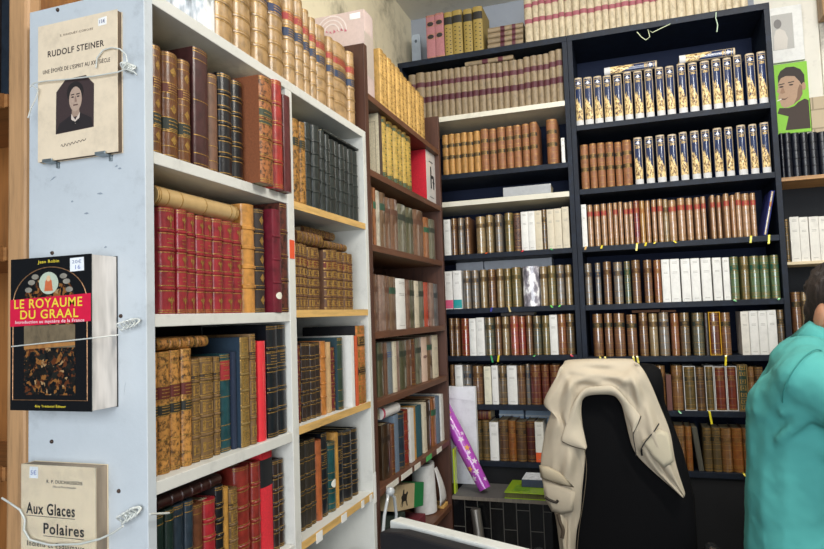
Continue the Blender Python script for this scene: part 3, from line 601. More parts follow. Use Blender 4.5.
S_('jbrown', '#7d5840', 'plastic', .12, 0, 0, [(.74, .1, '#5c3d2e')], 'brown book in clear jacket')
S_('jbrowng', '#7a5c40', 'plastic', .12, 0, 0, [(.74, .12, '#2c4a38')], 'brown book with green label')
S_('jorange', '#a8683a', 'plastic', .12, 0, 0, [(.70, .12, '#2c5a40')], 'orange-brown book, green label')
S_('jcream', '#d9d0bc', 'plastic', .08, 0, 0, [], 'cream book in clear jacket')
S_('jgreengray', '#74735e', 'plastic', .12, 0, 0, [(.73, .12, '#353a30')], 'grey-green book, dark label')
S_('jgreen', '#5a5a3e', 'plastic', .12, 0, 0, [(.73, .12, '#2e3527')], 'olive green book, dark label')
S_('jrose', '#a38474', 'plastic', .08, 0, 0, [], 'dusty rose jacketed book')
S_('jgray', '#6b6f70', 'plastic', .1, 0, 0, [(.72, .12, '#3c4244')], 'grey jacketed book')
S_('jdark', '#4a3522', 'plastic', .12, 0, 0, [(.73, .1, '#2e2016')], 'dark brown jacketed book')
S_('whitepaper', '#e2e1dc', 'paper', .08, 0, 0, [], 'plain white paper-jacketed book', n='paperback', txt=1)
S_('creampaper', '#d0c6b0', 'paper', .08, 0, 0, [], 'plain cream jacketed book', n='paperback', txt=1)
S_('cream', '#cfc4ac', 'paper', .06, 0, 0, [], 'cream paper book', n='paperback', txt=1)
S_('redplain', '#b24a34', 'gloss', .1, 0, 0, [], 'brick red book')
S_('bluegraylines', '#6d7478', 'cloth', .1, 0, 0, [(.80, .012, '#2c4a8a'), (.76, .012, '#2c4a8a'), (.72, .012, '#2c4a8a')], 'grey book with three blue lines')
S_('pinkcream', '#d3b8a4', 'paper', .06, 0, 0, [(.55, .07, '#8a6a60')], 'pinkish cream book, round mark', n='paperback', oval=1)
S_('bluegray', '#68788a', 'cloth', .1, 0, 0, [], 'blue-grey cloth book')
S_('tealred2', '#26525c', 'cloth', .1, 0, 0, [], 'teal blue cloth book')
S_('pink', '#a46e72', 'cloth', .08, 0, 1, [(.79, .10, '#2b2422'), (.50, .10, '#2b2422')], 'dusty pink book, black ovals', oval=1, lite=1)
S_('goldblack', '#96803f', 'print', .15, 0, 0, [(.80, .17, '#1f1c18')], 'gold book with black pattern', diag=1)
S_('palered', '#b5a78c', 'worn', .3, 0, 0, [(.77, .08, '#94505a'), (.44, .09, '#94505a')], 'pale calf volume, red labels')
S_('brownred', '#84735a', 'worn', .3, 0, 0, [(.74, .10, '#54222e'), (.42, .12, '#4c1826')], 'beige-brown calf, dark red labels')
S_('ochre2', '#aa7c42', 'worn', .3, 0, 2, [(.72, .09, '#1f1c1c'), (.43, .09, '#1f1c1c')], 'yellow calf, two black labels', orn='line')
P = dict(fine=1)
S_('pbrown', '#7d573c', 'plastic', .45, 0, 1, [(.75, .12, '#4a2a20')], 'brown book in clear jacket', **P)
S_('pbrown2', '#86593c', 'plastic', .38, 0, 1, [(.73, .12, '#1f2420')], 'tan-brown book with black label', **P)
S_('psilver', '#8b837a', 'plastic', .45, 0, 1, [(.73, .12, '#3b3c44')], 'silvery grey-brown jacketed book', **P)
S_('pbeige', '#a8926c', 'plastic', .45, 0, 1, [(.75, .12, '#4a3c2e')], 'beige jacketed book, dark label', **P)
S_('polive', '#857748', 'plastic', .45, 0, 1, [(.75, .12, '#4d4a2e')], 'olive-gold jacketed book', **P)
S_('brownmottle', '#5e4236', 'calf', .25, 0, 1, [], 'dark speckled brown book')
S_('pdarktan', '#6c5a44', 'plastic', .45, 0, 1, [(.74, .13, '#26221f')], 'dark tan book, black label', **P)
S_('whitepink', '#e6e4e0', 'paper', .04, 0, 0, [(.13, .22, '#dc5a82')], 'white book, pink spine block', n='paperback', txt=1)
S_('whiteteal', '#e6e4e0', 'paper', .04, 0, 0, [(.13, .22, '#159a9c')], 'white book, teal spine block', n='paperback', txt=1)
S_('foil', '#9a96a0', 'foil', .25, 0, 0, [], 'wide book in crinkled shiny plastic')
S_('foilwhite', '#aeb1b4', 'gloss', .05, 0, 0, [], 'pale grey plastic-wrapped book')
S_('pred', '#9c3426', 'plastic', .42, 0, 1, [(.75, .10, '#7c241c')], 'red jacketed book', **P)
S_('ppink', '#b55448', 'plastic', .42, 0, 1, [(.75, .10, '#a02c34')], 'rosy red jacketed book', **P)
S_('pgraygreen', '#666654', 'plastic', .42, 0, 1, [(.74, .13, '#25332f')], 'grey-green book, dark label', **P)
S_('pterra', '#9a5a34', 'plastic', .40, 0, 1, [(.74, .10, '#7a3f26')], 'terracotta jacketed book', **P)
S_('pgray', '#7e7d7c', 'plastic', .40, 0, 1, [(.72, .13, '#283c52')], 'grey book with blue-black label', **P)
S_('creamgreen', '#ddd8c2', 'paper', .06, 0, 0, [], 'cream book with green ribbon', n='paperback', txt=1)
S_('predbrown', '#743022', 'plastic', .38, 0, 1, [(.76, .10, '#5c2219')], 'red-brown jacketed book', **P)
S_('dolive', '#5a4a2e', 'leather', .3, 0, 1, [(.74, .12, '#2c2a1e')], 'dark olive book, black label', **P)
S_('dbrown', '#5a3f2a', 'leather', .3, 0, 1, [(.74, .12, '#33251a')], 'dark brown cloth book', **P)
S_('dorange', '#8f5526', 'leather', .3, 0, 1, [(.74, .10, '#6e3f1c')], 'orange-brown book', **P)
S_('dmaroon', '#4e221e', 'leather', .3, 0, 1, [], 'dark maroon book', **P)
S_('whiteorange', '#e0ded6', 'paper', .05, 0, 0, [(.12, .24, '#e8602c')], 'white book, orange spine foot', n='paperback', txt=1)
S_('navypict', '#1c2c52', 'gloss', .3, 0, 0, [], 'dark blue book with golden picture', pict=1)
S_('predlab', '#c09672', 'plastic', .42, 0, 1, [(.78, .12, '#a8343a')], 'tan jacketed book, red label', **P)
S_('ptan', '#b8875f', 'plastic', .42, 0, 1, [], 'plain tan jacketed book', **P)
S_('dcrimson', '#8e3038', 'plastic', .38, 0, 1, [(.78, .12, '#8c1f28')], 'crimson jacketed book', **P)
S_('pochre', '#c08c40', 'plastic', .38, 0, 1, [(.76, .12, '#9a5f2c')], 'ochre yellow jacketed book', **P)
S_('bluelean', '#b9a684', 'plastic', .1, 0, 1, [(.70, .11, '#a8603a')], 'leaning beige book, blue slipcase', board='#1f2c7a', slip='#1f2a78')
S_('pgreenish', '#5c6a50', 'plastic', .42, 0, 1, [(.74, .13, '#1f4a38')], 'greenish grey jacketed book', **P)
S_('pgreen', '#68845a', 'plastic', .42, 0, 1, [(.74, .13, '#1f5a48')], 'green jacketed book', **P)
S_('ddark', '#35271d', 'leather', .15, 0, 0, [], 'thin dark brown book')
S_('yellowsides', '#6e3620', 'plastic', .2, 0, 1, [(.74, .10, '#4a2016')], 'brown book in yellow slipcase', slip='#d8a428')
S_('whitebox', '#dedad0', 'paper', .02, 0, 0, [], 'white boxed volume', n='book', txt=1)
S_('dtan', '#8f6238', 'plastic', .38, 0, 1, [(.72, .12, '#5a3c22')], 'tan jacketed book', **P)
S_('dmauve', '#6e4a44', 'cloth', .1, 0, 0, [], 'short mauve-brown book')
S_('dolivesl', '#66542e', 'leather', .3, 0, 1, [(.72, .12, '#2c2a1e')], 'olive book in white slipcase', slip='#c9c8c4')
S_('dredsl', '#74301f', 'leather', .28, 0, 1, [(.75, .10, '#55241a')], 'red-brown book in white slipcase', slip='#d2d0cc')
S_('greenorn', '#1d3a2a', 'leather', .1, 0, 2, [], 'green book with gilt scrollwork', orn='bar', slip='#8a744a')
S_('dgrayg', '#4c4a40', 'cloth', .15, 0, 0, [], 'grey-green book leaning left')
S_('navyb', '#0f131f', 'leather', .3, 4, 0, [], 'black-navy bound volume', lite=1)
S_('creamvellum', '#c4a470', 'gloss', .42, 0, 1, [], 'cream vellum book lying flat')
S_('darkbrownflat', '#3a1c18', 'leather', .4, 5, 0, [], 'dark brown banded book lying flat')
S_('whitebooklet', '#e4e0dc', 'paper', .3, 0, 0, [(.06, .09, '#c8506a')], 'white booklet lying flat', n='booklet')
S_('brownflat', '#6e4a34', 'cloth', .1, 0, 0, [], 'thin brown book lying flat')
S_('grayflat', '#4e4a48', 'cloth', .05, 0, 0, [], 'thin grey book lying flat')
S_('dmaroonflat', '#571f1c', 'leather', .1, 0, 1, [], 'dark red book lying flat', fine=1)

def make_book(w, h, d, style, n=8):
    """spine on -Y at y=0, thickness along x from 0 to w, standing on z=0"""
    st = ST[style]; x_ = st['x']
    slip = x_.get('slip')
    ox, oz = (.003, .0025) if slip else (0, 0)
    W, H = w - 2 * ox, h - 2 * oz
    s = max(.0006, min(st['r'] * W, .015))
    t = min(.002, W * .12)
    def sag(u):
        return s * (1 - math.sqrt(1 - .96 * (2 * u - 1) ** 2)) / .8
    def us(u0, u1, k):
        a0, a1 = math.acos(1 - 2 * u0), math.acos(1 - 2 * u1)
        return [(1 - math.cos(a0 + (a1 - a0) * i / k)) / 2 for i in range(k + 1)]
    arc = [(W * u, sag(u)) for u in us(0, 1, n)]
    poly = [(0, d)] + arc + [(W, d), (W - t, d), (W - t, s + .003), (t, s + .003), (t, d)]
    poly = [(a + ox, b) for a, b in poly]
    mb = MB().prism(poly, 'z', oz, oz + H)
    def P3(u, z, off):
        x = W * u; q = 2 * u - 1
        k = s / .8 * 1.92 * q / math.sqrt(1 - .96 * q * q) / W
        L = math.hypot(k, 1)
        return (ox + min(max(x + off * k / L, .00006), W - .00006), sag(u) - off / L, oz + z)
    def strip(m, z0, z1, off, u0=0.0, u1=1.0, soft=0.0, k=8):
        vs = []
        for u in us(u0, u1, k):
            vs += [P3(u, z0, -.0002), P3(u, z0 + soft, off), P3(u, z1 - soft, off), P3(u, z1, -.0002)]
        fs = []
        for i in range(k):
            for j in range(3):
                a = i * 4 + j; fs.append((a, a + 4, a + 5, a + 1))
        m.add(vs, fs + [(0, 1, 2, 3), tuple(k * 4 + j for j in (3, 2, 1, 0))])
    def dia(m, u, z, du, dz, off=.0006):
        m.add([P3(u - du, z, off), P3(u, z - dz, off), P3(u + du, z, off), P3(u, z + dz, off), P3(u, z, off), P3(u - du / 2, z, off), P3(u + du / 2, z, off)], [(0, 1, 5), (5, 1, 4), (4, 1, 6), (6, 1, 2), (2, 3, 6), (6, 3, 4), (4, 3, 5), (5, 3, 0)])
    nb = st['b']
    bz = [H * (.06 + .90 * (i + 1) / (nb + 1)) for i in range(nb)] if nb else []
    bh = .0042 if x_.get('thick') else .0026
    for z in bz:
        strip(mb, z - bh, z + bh, .0022 if x_.get('thick') else .0016, soft=.0015)
    extra = []                                   # surface decoration, kept in the cover's own mesh
    root = empty('tmp')
    pg = MB().box(ox + t + .0002, s + .0035, oz + .002, ox + W - t - .0002, d - .004, oz + H - .0035).build('page_block', ('#d8c9a4', 'pages'), root)
    g = MB()
    for zc, hh, hx in st['L']:
        m = MB()
        if x_.get('oval'):
            k = 16
            m.add([P3(.5 + .36 * g_ * math.cos(2 * math.pi * i / k), H * (zc + g_ * hh / 2 * math.sin(2 * math.pi * i / k)), .0007) for g_ in (1, .6, .02) for i in range(k)],
                  [(r_ * k + i, r_ * k + (i + 1) % k, (r_ + 1) * k + (i + 1) % k, (r_ + 1) * k + i) for r_ in (0, 1) for i in range(k)])
        else:
            strip(m, H * (zc - hh / 2), H * (zc + hh / 2), .0004)
        m.build('spine_label', (hx, 'print'), root)
        if st['g'] and not x_.get('oval'):
            for q in (-.28, 0.0, .25):
                strip(g, H * (zc + q * hh) - .0007, H * (zc + q * hh) + .0007, .0008, .22, .78)
    if st['g']:
        lw = .0007
        if nb:
            for z in bz:
                for q in (-1, 1): strip(g, z + q * (bh + .0016) - lw, z + q * (bh + .0016) + lw, .0006)
        zs = [.015, .035, .965, .985]
        if x_.get('fine'): zs += [.09, .12, .15, .30, .50, .62, .86, .89, .92]
        elif not nb and not x_.get('lite'): zs += [.12, .27, .56, .90]
        for q in zs: strip(g, H * q - lw, H * q + lw, .0005)
        for zc, hh, hx in st['L']:
            for q in (-.5, .5): strip(g, H * (zc + q * hh) - lw, H * (zc + q * hh) + lw, .0007)
    if st['g'] == 2:
        ends = [0] + bz + [H] if nb else [H * q for q in (0, .12, .27, .42, .56, .72, .90, 1)]
        mids = [H * q for q in x_['dz']] if x_.get('dz') else [(ends[i] + ends[i + 1]) / 2 for i in range(len(ends) - 1)]
        for i, z in enumerate(mids):
            k = x_.get('orn')
            if k == 'dia': dia(g, .5, z, .22, min(.010, H * .045))
            elif k == 'fleur':
                if i % 2 == 0:
                    dia(g, .5, z, .10, .008); dia(g, .36, z + .002, .07, .004); dia(g, .64, z + .002, .07, .004); dia(g, .5, z - .010, .05, .004)
                else:
                    for q in (-.004, .002): strip(g, z + q - .0006, z + q + .0006, .0006, .3, .7)
            elif k == 'bar':
                for u0, u1 in ((.12, .24), (.76, .88)): strip(g, z - H * .05, z + H * .05, .0005, u0, u1, k=1)
                for q in (-.035, .035): strip(g, z + H * q - .0007, z + H * q + .0007, .0005, .15, .85, k=3)
                dia(g, .5, z, .14, H * .02)
            elif k == 'line':
                strip(g, z - .0006, z + .0006, .0005)
    if g.v:
        extra.append((g, GOLD))
    if x_.get('orn') == 'dark':
        m = MB()
        for i in range(9):
            z = H * (.1 + .8 * i / 8)
            dia(m, .5, z, .20, H * .016); strip(m, z + H * .04, z + H * .044, .0004, .1, .9, k=4)
        extra.append((m, ('#8a5f24' if style == 'ochre' else '#4d5a34', 'print')))
    if x_.get('diag'):
        m = MB()
        for i in range(7):
            z = H * (.06 + .088 * i)
            m.add([P3(.1, z, .0005), P3(.9, z + H * .05, .0005), P3(.9, z + H * .065, .0005), P3(.1, z + H * .015, .0005)], [(0, 1, 2, 3)])
            dia(m, .3, z + H * .04, .13, H * .014); dia(m, .75, z + H * .012, .13, H * .014)
        extra.append((m, ('#241d16', 'print')))
    if x_.get('txt'):
        m = MB()
        for q in (.93, .90, .70, .67, .07): strip(m, H * q - .0006, H * q + .0006, .0004, .25, .75, k=4)
        extra.append((m, ('#9a9890', 'print')))
    if x_.get('pict'):
        m = MB()
        for u in ((0, .1), (.9, 1)): strip(m, 0, H, .0005, *u, k=2)
        strip(m, H * .965, H, .0005)
        extra.append((m, ('#b9a88c', 'print')))
        m = MB(); strip(m, 0, H * .115, .0008)
        m.build('spine_label', ('#c9c8c8', 'print'), root)
        m = MB(); dia(m, .5, H * .885, .17, H * .038); dia(m, .5, H * .872, .36, H * .014); 
        m.build('emblem', ('#e6e8f0', 'print'), root)
        m = MB()
        for q in (.80, .775): strip(m, H * q - .0012, H * q + .0012, .0006, .25, .75, k=4)
        for q in (.835, .935): strip(m, H * q - .0006, H * q + .0006, .0006, .1, .9, k=4)
        extra.append((m, ('#d8b66a', 'print')))
        m = MB()
        hs = [.56, .53, .565, .50, .46, .47, .40, .36, .33]
        for i, q in enumerate(hs):
            u0 = .1 + .8 * i / 9; u1 = .1 + .8 * (i + 1) / 9
            q += random.uniform(-.012, .012)
            m.add([P3(u0, H * .115, .0007), P3(u1, H * .115, .0007), P3(u1, H * (q - .02), .0007), P3((u0 + u1) / 2, H * (q + .02), .0007), P3(u0, H * (q - .01), .0007)], [(0, 1, 2, 3, 4)])
        m.build('spine_picture', ('#d6ba80', 'picture'), root)
        m = MB()
        for i in range(7):
            u = random.uniform(.16, .8); z = random.uniform(.2, .46) * H
            if z < H * (.50 - .22 * u): dia(m, u, z, .05, H * .03, .0009)
        for u, z in ((.25, .30), (.5, .22), (.62, .28)): dia(m, u, z * H, .06, H * .035, .0009)
        extra.append((m, ('#6e4a24', 'print')))
    if x_.get('hglyph'):
        m = MB()
        a = .12
        strip(m, H * .30, H * .72, .0006, .40, .52, k=2); strip(m, H * .30, H * .52, .0006, .68, .80, k=2); strip(m, H * .50, H * .56, .0006, .50, .78, k=2)
        strip(m, H * .42, H * .44, .0006, .62, .86, k=2)
        m.build('spine_lettering', ('#26282c', 'print'), root)
        m = MB(); strip(m, H * .80, H * .82, .0006, .3, .7, k=2); strip(m, H * .12, H * .135, .0006, .3, .7, k=2)
        extra.append((m, ('#4a4c50', 'print')))
    if slip:
        e = .0022
        m = MB().box(0, -.0005, 0, e, d + .001, h).box(w - e, -.0005, 0, w, d + .001, h).box(e, 0, h - .002, w - e, d + .001, h).box(e, 0, 0, w - e, d + .001, .002)
        m.build('slipcase', (slip, 'cloth'), root)
    nf = len(mb.f)
    idx = [0] * nf
    for k, (m, mm) in enumerate(extra):
        mb.add(m.v, m.f); idx += [k + 2] * len(m.f)
    kids = list(root.children)
    bpy.data.objects.remove(root)
    root = mb.build(st['x'].get('n', kind_name(st)), st['c'], smooth=True, angle=35)
    root.data.materials.append(mat(x_.get('board', st['c'][0]), 'cloth' if x_.get('board') else st['c'][1]))
    for k, (m, mm) in enumerate(extra): root.data.materials.append(mat(*mm))
    root.data.polygons.foreach_set('material_index', idx)
    if x_.get('board'):
        for p in root.data.polygons:
            if p.index < nf and abs(p.normal.x) > .9 and p.area > .3 * d * H: p.material_index = 1
    for c in kids: c.parent = root
    return root

def kind_name(st):
    if st['x'].get('pict'): return 'picture_spined_book'
    return {'plastic': 'jacketed_book', 'cloth': 'cloth_book', 'paper': 'paperback', 'gloss': 'cloth_book'}.get(st['c'][1], W_)

ORD = 'zeroth first second third fourth fifth sixth seventh eighth ninth tenth eleventh twelfth thirteenth fourteenth fifteenth sixteenth seventeenth eighteenth nineteenth twentieth'.split()
def ordn(i):
    if i <= 20: return ORD[i]
    if i < 30: return 'twenty-' + ORD[i - 20]
    return 'thirtieth' if i == 30 else 'thirty-' + ORD[i - 30]
WH = {'WT': 'on top of white bookcase', 'B1': 'on top shelf of brown bookcase', 'LT': 'on top of left black bookcase', 'RT': 'along the top of black bookcases',
      'F1': 'on upper right wall shelf', 'F2': 'on middle right wall shelf', 'F3': 'on lowest right wall shelf'}
for i, k in enumerate(('WA', 'WB', 'WC', 'WD')): WH[k] = 'on %s shelf of near white bay' % ORD[i + 1]
for i, k in enumerate(('XA', 'XB', 'XC', 'XD')): WH[k] = 'on %s shelf of far white bay' % ORD[i + 1]
for i in range(2, 7): WH['B%d' % i] = 'on %s shelf of brown bookcase' % ORD[i]
for i in range(1, 9): WH['L%d' % i] = 'on %s shelf of left black bookcase' % ORD[i]
for i in range(1, 8): WH['S%d' % i] = 'on %s shelf of right black bookcase' % ORD[i]
GR = {k: 'books standing ' + v for k, v in WH.items()}
BOOKS = {}
NS = {}
for rid, pl, z, sb, d, L in ROWS:
    for i, b in enumerate(L):
        w, h = b[1] / 1000, b[2] / 1000
        dd = min(d, .235 if pl == 'B' else .2) + ((i * 37) % 5 - 2) * .003
        if w < .016 and b[4] == 'whitepaper': dd = .1
        z0 = z; z = z + .0004
        o = make_book(w, h, dd, b[4], 10 if pl == 'W' else 8)
        jit = ((i * 53) % 7 - 3) * .0006
        if pl == 'W':
            o.location = (-AX - sb + b[3] / 1000 + jit, b[0] / 1000, z)
            o.rotation_euler = (0, 0, math.pi / 2)
        else:
            y = (2.68 if rid[0] == 'F' else DY) + sb - jit
            o.location = (b[0] / 1000, y, z)
            if len(b) > 5:
                a = math.radians(b[5])
                o.rotation_euler = (0, a, 0)
                o.location.z += math.sin(a) * w if a > 0 else 0
        words = ST[b[4]]['w']
        fr = 'from left'
        lab = words + ', ' + ordn(i + 1) + ' ' + fr + ' ' + WH[rid]
        tag(o, lab, 'book' if ST[b[4]]['x'].get('n') != 'box_file' else 'box file', GR[rid])
        BOOKS[(rid, i)] = o; z = z0
FW = {'WB': 'on the crimson set in white bookcase', 'WC': 'on tan calf books in white bookcase', 'WD': 'on dark green books in white bookcase', 'XA': 'on grey-green books in white bookcase'}
for i, (rid, pl, t, z, ln, w, sb, d, sty, nm, words) in enumerate(FLATS):
    o = make_book(w / 1000, ln / 1000, d, sty, 8)
    if pl == 'W':
        o.location = (-AX - sb, t / 1000, (z + w) / 1000 + .0006); o.rotation_euler = (0, math.pi / 2, math.pi / 2)
    else:
        o.location = (t / 1000, DY + sb, (z + w) / 1000 + .0006); o.rotation_euler = (0, math.pi / 2, 0)
    tag(o, words, 'book', None if rid not in ('LT', 'S1', 'XB', 'S5') else 'books lying flat ' + WH[rid])

# ------------------------------------------------------------------ books tied to the white side panel
PY = .7816
def cover_book(x0, x1, z0, z1, t, label, cover, pages, lean=0):
    """paperback hung flat against the panel, front cover to the room"""
    y0 = PY - t - .0006
    r = MB().box(x0, y0, z0, x1, y0 + .0012, z1).box(x0, PY - .0016, z0, x1, PY - .0004, z1).box(x0, y0 + .0012, z0, x0 + .0012, PY - .0016, z1).build('paperback', cover)
    tag(r, label, 'book', 'books tied to the side panel of the white bookcase')
    MB().box(x0 + .0014, y0 + .0014, z0 + .001, x1 - .001, PY - .0018, z1 - .001).build('page_block', pages, r)
    return r, y0
# cream cover with portrait
r, y0 = cover_book(-.876, -.7185, .260, .480, .011, 'worn cream paperback with an oval-cornered portrait photograph, topmost on the panel', ('#dfcdb2', 'paper'), ('#6d5a48', 'pages'))
TX = ('#3a2f2c', 'print')
text('cover_lettering', 'RUDOLF STEINER', TX, r, -.8555, -.7435, .4265, .4365, y0, bold=.016)
text('cover_lettering', 'UNE ÉPOPÉE DE L’ESPRIT AU XXᵉ SIÈCLE', TX, r, -.8655, -.732, .4005, .4085, y0, bold=.008)
text('cover_lettering', 'S. RIHOUËT-COROZE', ('#6e5a4a', 'print'), r, -.8307, -.7648, .4562, .4602, y0)
def flatp(name, pts, m, parent, y, t=.0003):
    return MB().prism([(a, b) for a, b in pts], 'y', y - t, y).build(name, m, parent, fix=True)
def flatq(name, pts, m, parent, y): return flatp(name, [(a, b + .0245) for a, b in pts], m, parent, y)
cx = -.801
flatq('portrait', [(cx - .038, .276), (cx + .037, .279), (cx + .038, .346), (cx + .022, .362), (cx - .018, .361), (cx - .037, .343)], ('#3a2a2a', 'print'), r, y0)
def ell(cx_, cz, a, b, n=20, t0=0, t1=360):
    return [(cx_ + a * math.cos(math.radians(t0 + (t1 - t0) * i / n)), cz + b * math.sin(math.radians(t0 + (t1 - t0) * i / n))) for i in range(n)]
flatq('portrait_hair', ell(cx + .001, .338, .0165, .017), ('#1c1414', 'print'), r, y0 - .0003)
flatq('portrait_face', ell(cx + .002, .327, .0125, .0195), ('#b39a88', 'print'), r, y0 - .0005)
flatq('portrait_face', [(cx - .005, .312), (cx + .009, .312), (cx + .010, .300), (cx - .006, .299)], ('#a38a78', 'print'), r, y0 - .0004)
flatq('portrait_coat', [(cx - .037, .2775), (cx + .0355, .280), (cx + .033, .294), (cx + .012, .304), (cx + .003, .295), (cx - .006, .303), (cx - .030, .292)], ('#20181a', 'print'), r, y0 - .0005)
flatq('portrait_collar', [(cx - .006, .304), (cx + .002, .294), (cx + .011, .305), (cx + .010, .297), (cx + .002, .288), (cx - .006, .296)], ('#d6c6b8', 'print'), r, y0 - .0008)
flatq('portrait_tie', [(cx - .004, .294), (cx + .002, .291), (cx + .008, .295), (cx + .009, .288), (cx + .002, .289), (cx - .004, .287)], ('#151013', 'print'), r, y0 - .001)
for ex in (-.0035, .0075):
    flatq('portrait_eye', ell(cx + ex, .3305, .0026, .0011, 10), ('#241818', 'print'), r, y0 - .0008)
    flatq('portrait_brow', [(cx + ex - .0035, .3335), (cx + ex + .0035, .334), (cx + ex + .003, .3355), (cx + ex - .003, .335)], ('#2c1e1c', 'print'), r, y0 - .0008)
flatq('portrait_nose', [(cx + .0015, .331), (cx + .003, .331), (cx + .0045, .3225), (cx + .0005, .3225)], ('#8d7466', 'print'), r, y0 - .0008)
flatq('portrait_mouth', [(cx - .0025, .3185), (cx + .007, .3187), (cx + .0065, .3168), (cx - .002, .3166)], ('#5c4038', 'print'), r, y0 - .0008)
sg = [(-.8286 + .0496 * i / 24, y0 - .0003, .2805 + .005 * i / 24 + .0030 * math.sin(i * 1.9) * (1 - .5 * i / 24)) for i in range(25)]
MB().tube(sg, .0005, 4).build('cover_signature', TX, r)
flatp('price_sticker', [(-.7545, .4597), (-.7385, .4600), (-.7383, .4728), (-.7545, .4715)], ('#eceae6', 'paper'), r, y0)
text('price_lettering', '15€', ('#4a4a7a', 'print'), r, -.752, -.741, .4632, .4690, y0 - .0004)
for bx in (-.852, -.748):
    tag(MB().box(bx - .010, PY - .016, .2575, bx + .010, PY, .2592).box(bx - .010, PY - .0165, .2575, bx + .010, PY - .0150, .2625).box(bx + .004, PY - .003, .250, bx + .009, PY, .2578).build('wall_clip', ('#9aa4a8', 'metal'), bevel=.0006),
        'small metal clip under the %s corner of the cream portrait paperback' % ('left' if bx < -.8 else 'right'), 'clip', 'metal clips holding the top paperback')

# black cover with red band
r, y0 = cover_book(-.8845, -.7305, -.1215, .1035, .050, 'thick glossy black paperback with red title band and arched picture', ('#101114', 'gloss'), ('#d9d4cf', 'pages'))
cx = -.8085
def arch(a, h0, h1, n=18):
    return [(cx - a, h0)] + [(cx - a * math.cos(math.pi * i / n), h1 + .75 * a * math.sin(math.pi * i / n)) for i in range(n + 1)] + [(cx + a, h0)]
A_ = arch(.0705, -.106, .0355)
MB().tube([(x, y0 - .0003, z) for x, z in A_], .0007, 6, closed=True).build('cover_frame', ('#b98a62', 'gold'), r)
flatp('cover_painting', arch(.0485, -.0985, .040), ('#5a4630', 'painting'), r, y0)
flatp('cover_painting', [(cx - .0485, -.030), (cx + .0485, -.030), (cx + .0485, .003), (cx - .0485, .003)], ('#6f6048', 'worn'), r, y0 - .0003)
flatp('cover_painting', [(cx - .0485, -.032), (cx + .0485, -.027), (cx + .0485, -.022), (cx - .0485, -.025)], ('#a8743c', 'worn'), r, y0 - .0004)
flatp('cover_painting', ell(cx - .001, .0648, .0185, .0165), ('#b9c4b0', 'print'), r, y0 - .0004)
flatp('cover_painting', [(cx - .009, .053), (cx + .007, .053), (cx + .005, .068), (cx - .001, .074), (cx - .007, .068)], ('#c8663a', 'print'), r, y0 - .0006)
flatp('cover_painting', ell(cx - .001, .0715, .004, .0045, 12), ('#dcb890', 'print'), r, y0 - .0008)
for px_, pz in ((-.034, .067), (-.027, .075), (.027, .074), (.033, .066), (-.040, .056), (.038, .054)):
    flatp('cover_painting', ell(cx + px_, pz, .007, .004, 9), ('#8a8478', 'worn'), r, y0 - .0005)
flatp('title_band', [(-.8843, .0022), (-.7307, .0068), (-.7307, .0467), (-.8843, .0425)], ('#d81f45', 'gloss'), r, y0 - .0008)
YL = ('#ead23a', 'print')
text('cover_lettering', 'LE ROYAUME', YL, r, -.8757, -.7460, .0288, .0425, y0 - .0011, bold=.012)
text('cover_lettering', 'DU GRAAL', YL, r, -.8637, -.7531, .0130, .0262, y0 - .0011, bold=.012)
text('cover_lettering', 'Introduction au mystère de la France', ('#f0dfe0', 'print'), r, -.8736, -.7422, .0050, .0110, y0 - .0011, bold=.006)
text('cover_lettering', 'Jean Robin', YL, r, -.8307, -.7904, .0932, .0992, y0, bold=.008)
text('cover_lettering', 'Guy Trédaniel Éditeur', YL, r, -.8358, -.7773, -.1175, -.1122, y0, bold=.006)
flatp('price_sticker', [(-.7690, .0793), (-.7434, .0800), (-.7438, .0996), (-.7692, .0990)], ('#e9ecef', 'paper'), r, y0 - .0003)
text('price_lettering', '20€', ('#7a86a8', 'print'), r, -.765, -.748, .0910, .0960, y0 - .0007)
text('price_lettering', '16', ('#6a7ab8', 'print'), r, -.759, -.750, .0825, .0885, y0 - .0007)

# cream cover, lower
r, y0 = cover_book(-.8925, -.7495, -.415, -.2065, .024, 'cream paperback with bold black title and underlines, lowest on the side panel', ('#e4d4b6', 'paper'), ('#a0907c', 'pages'))
TK = ('#1d1b1a', 'print')
text('cover_lettering', 'Aux Glaces', TK, r, -.882, -.788, -.2795, -.2625, y0, bold=.02)
text('cover_lettering', 'Polaires', TK, r, -.848, -.771, -.307, -.291, y0, bold=.02)
flatp('title_rule', [(-.882, -.2825), (-.788, -.2825), (-.788, -.2817), (-.882, -.2817)], TK, r, y0)
flatp('title_rule', [(-.848, -.3105), (-.771, -.3105), (-.771, -.3097), (-.848, -.3097)], TK, r, y0)
text('cover_lettering', 'Indiens et Esquimaux', TK, r, -.880, -.770, -.329, -.319, y0, bold=.014)
text('cover_lettering', 'R. P. DUCHAUSSOIS', TK, r, -.842, -.774, -.2325, -.2275, y0, bold=.008)
text('cover_lettering', 'Oblat de Marie Immaculée', ('#5a5450', 'print'), r, -.830, -.786, -.2385, -.2355, y0)
text('cover_lettering', 'Ouvrage couronné par l’Académie française', ('#5a5450', 'print'), r, -.866, -.784, -.3385, -.3345, y0)
text('cover_lettering', 'Nouvelle édition', TK, r, -.844, -.804, -.356, -.351, y0)
flatp('price_sticker', [(-.876, -.2265), (-.859, -.2265), (-.859, -.2095), (-.8755, -.2095)], ('#e8edf2', 'paper'), r, y0)
text('price_lettering', '5€', ('#5a78b8', 'print'), r, -.873, -.862, -.2215, -.2145, y0 - .0004)
MB().box(-.8935, y0 - .0012, -.416, -.7485, y0 - .0008, -.2055).build('plastic_cover', ('#ffffff', 'clear'), r)
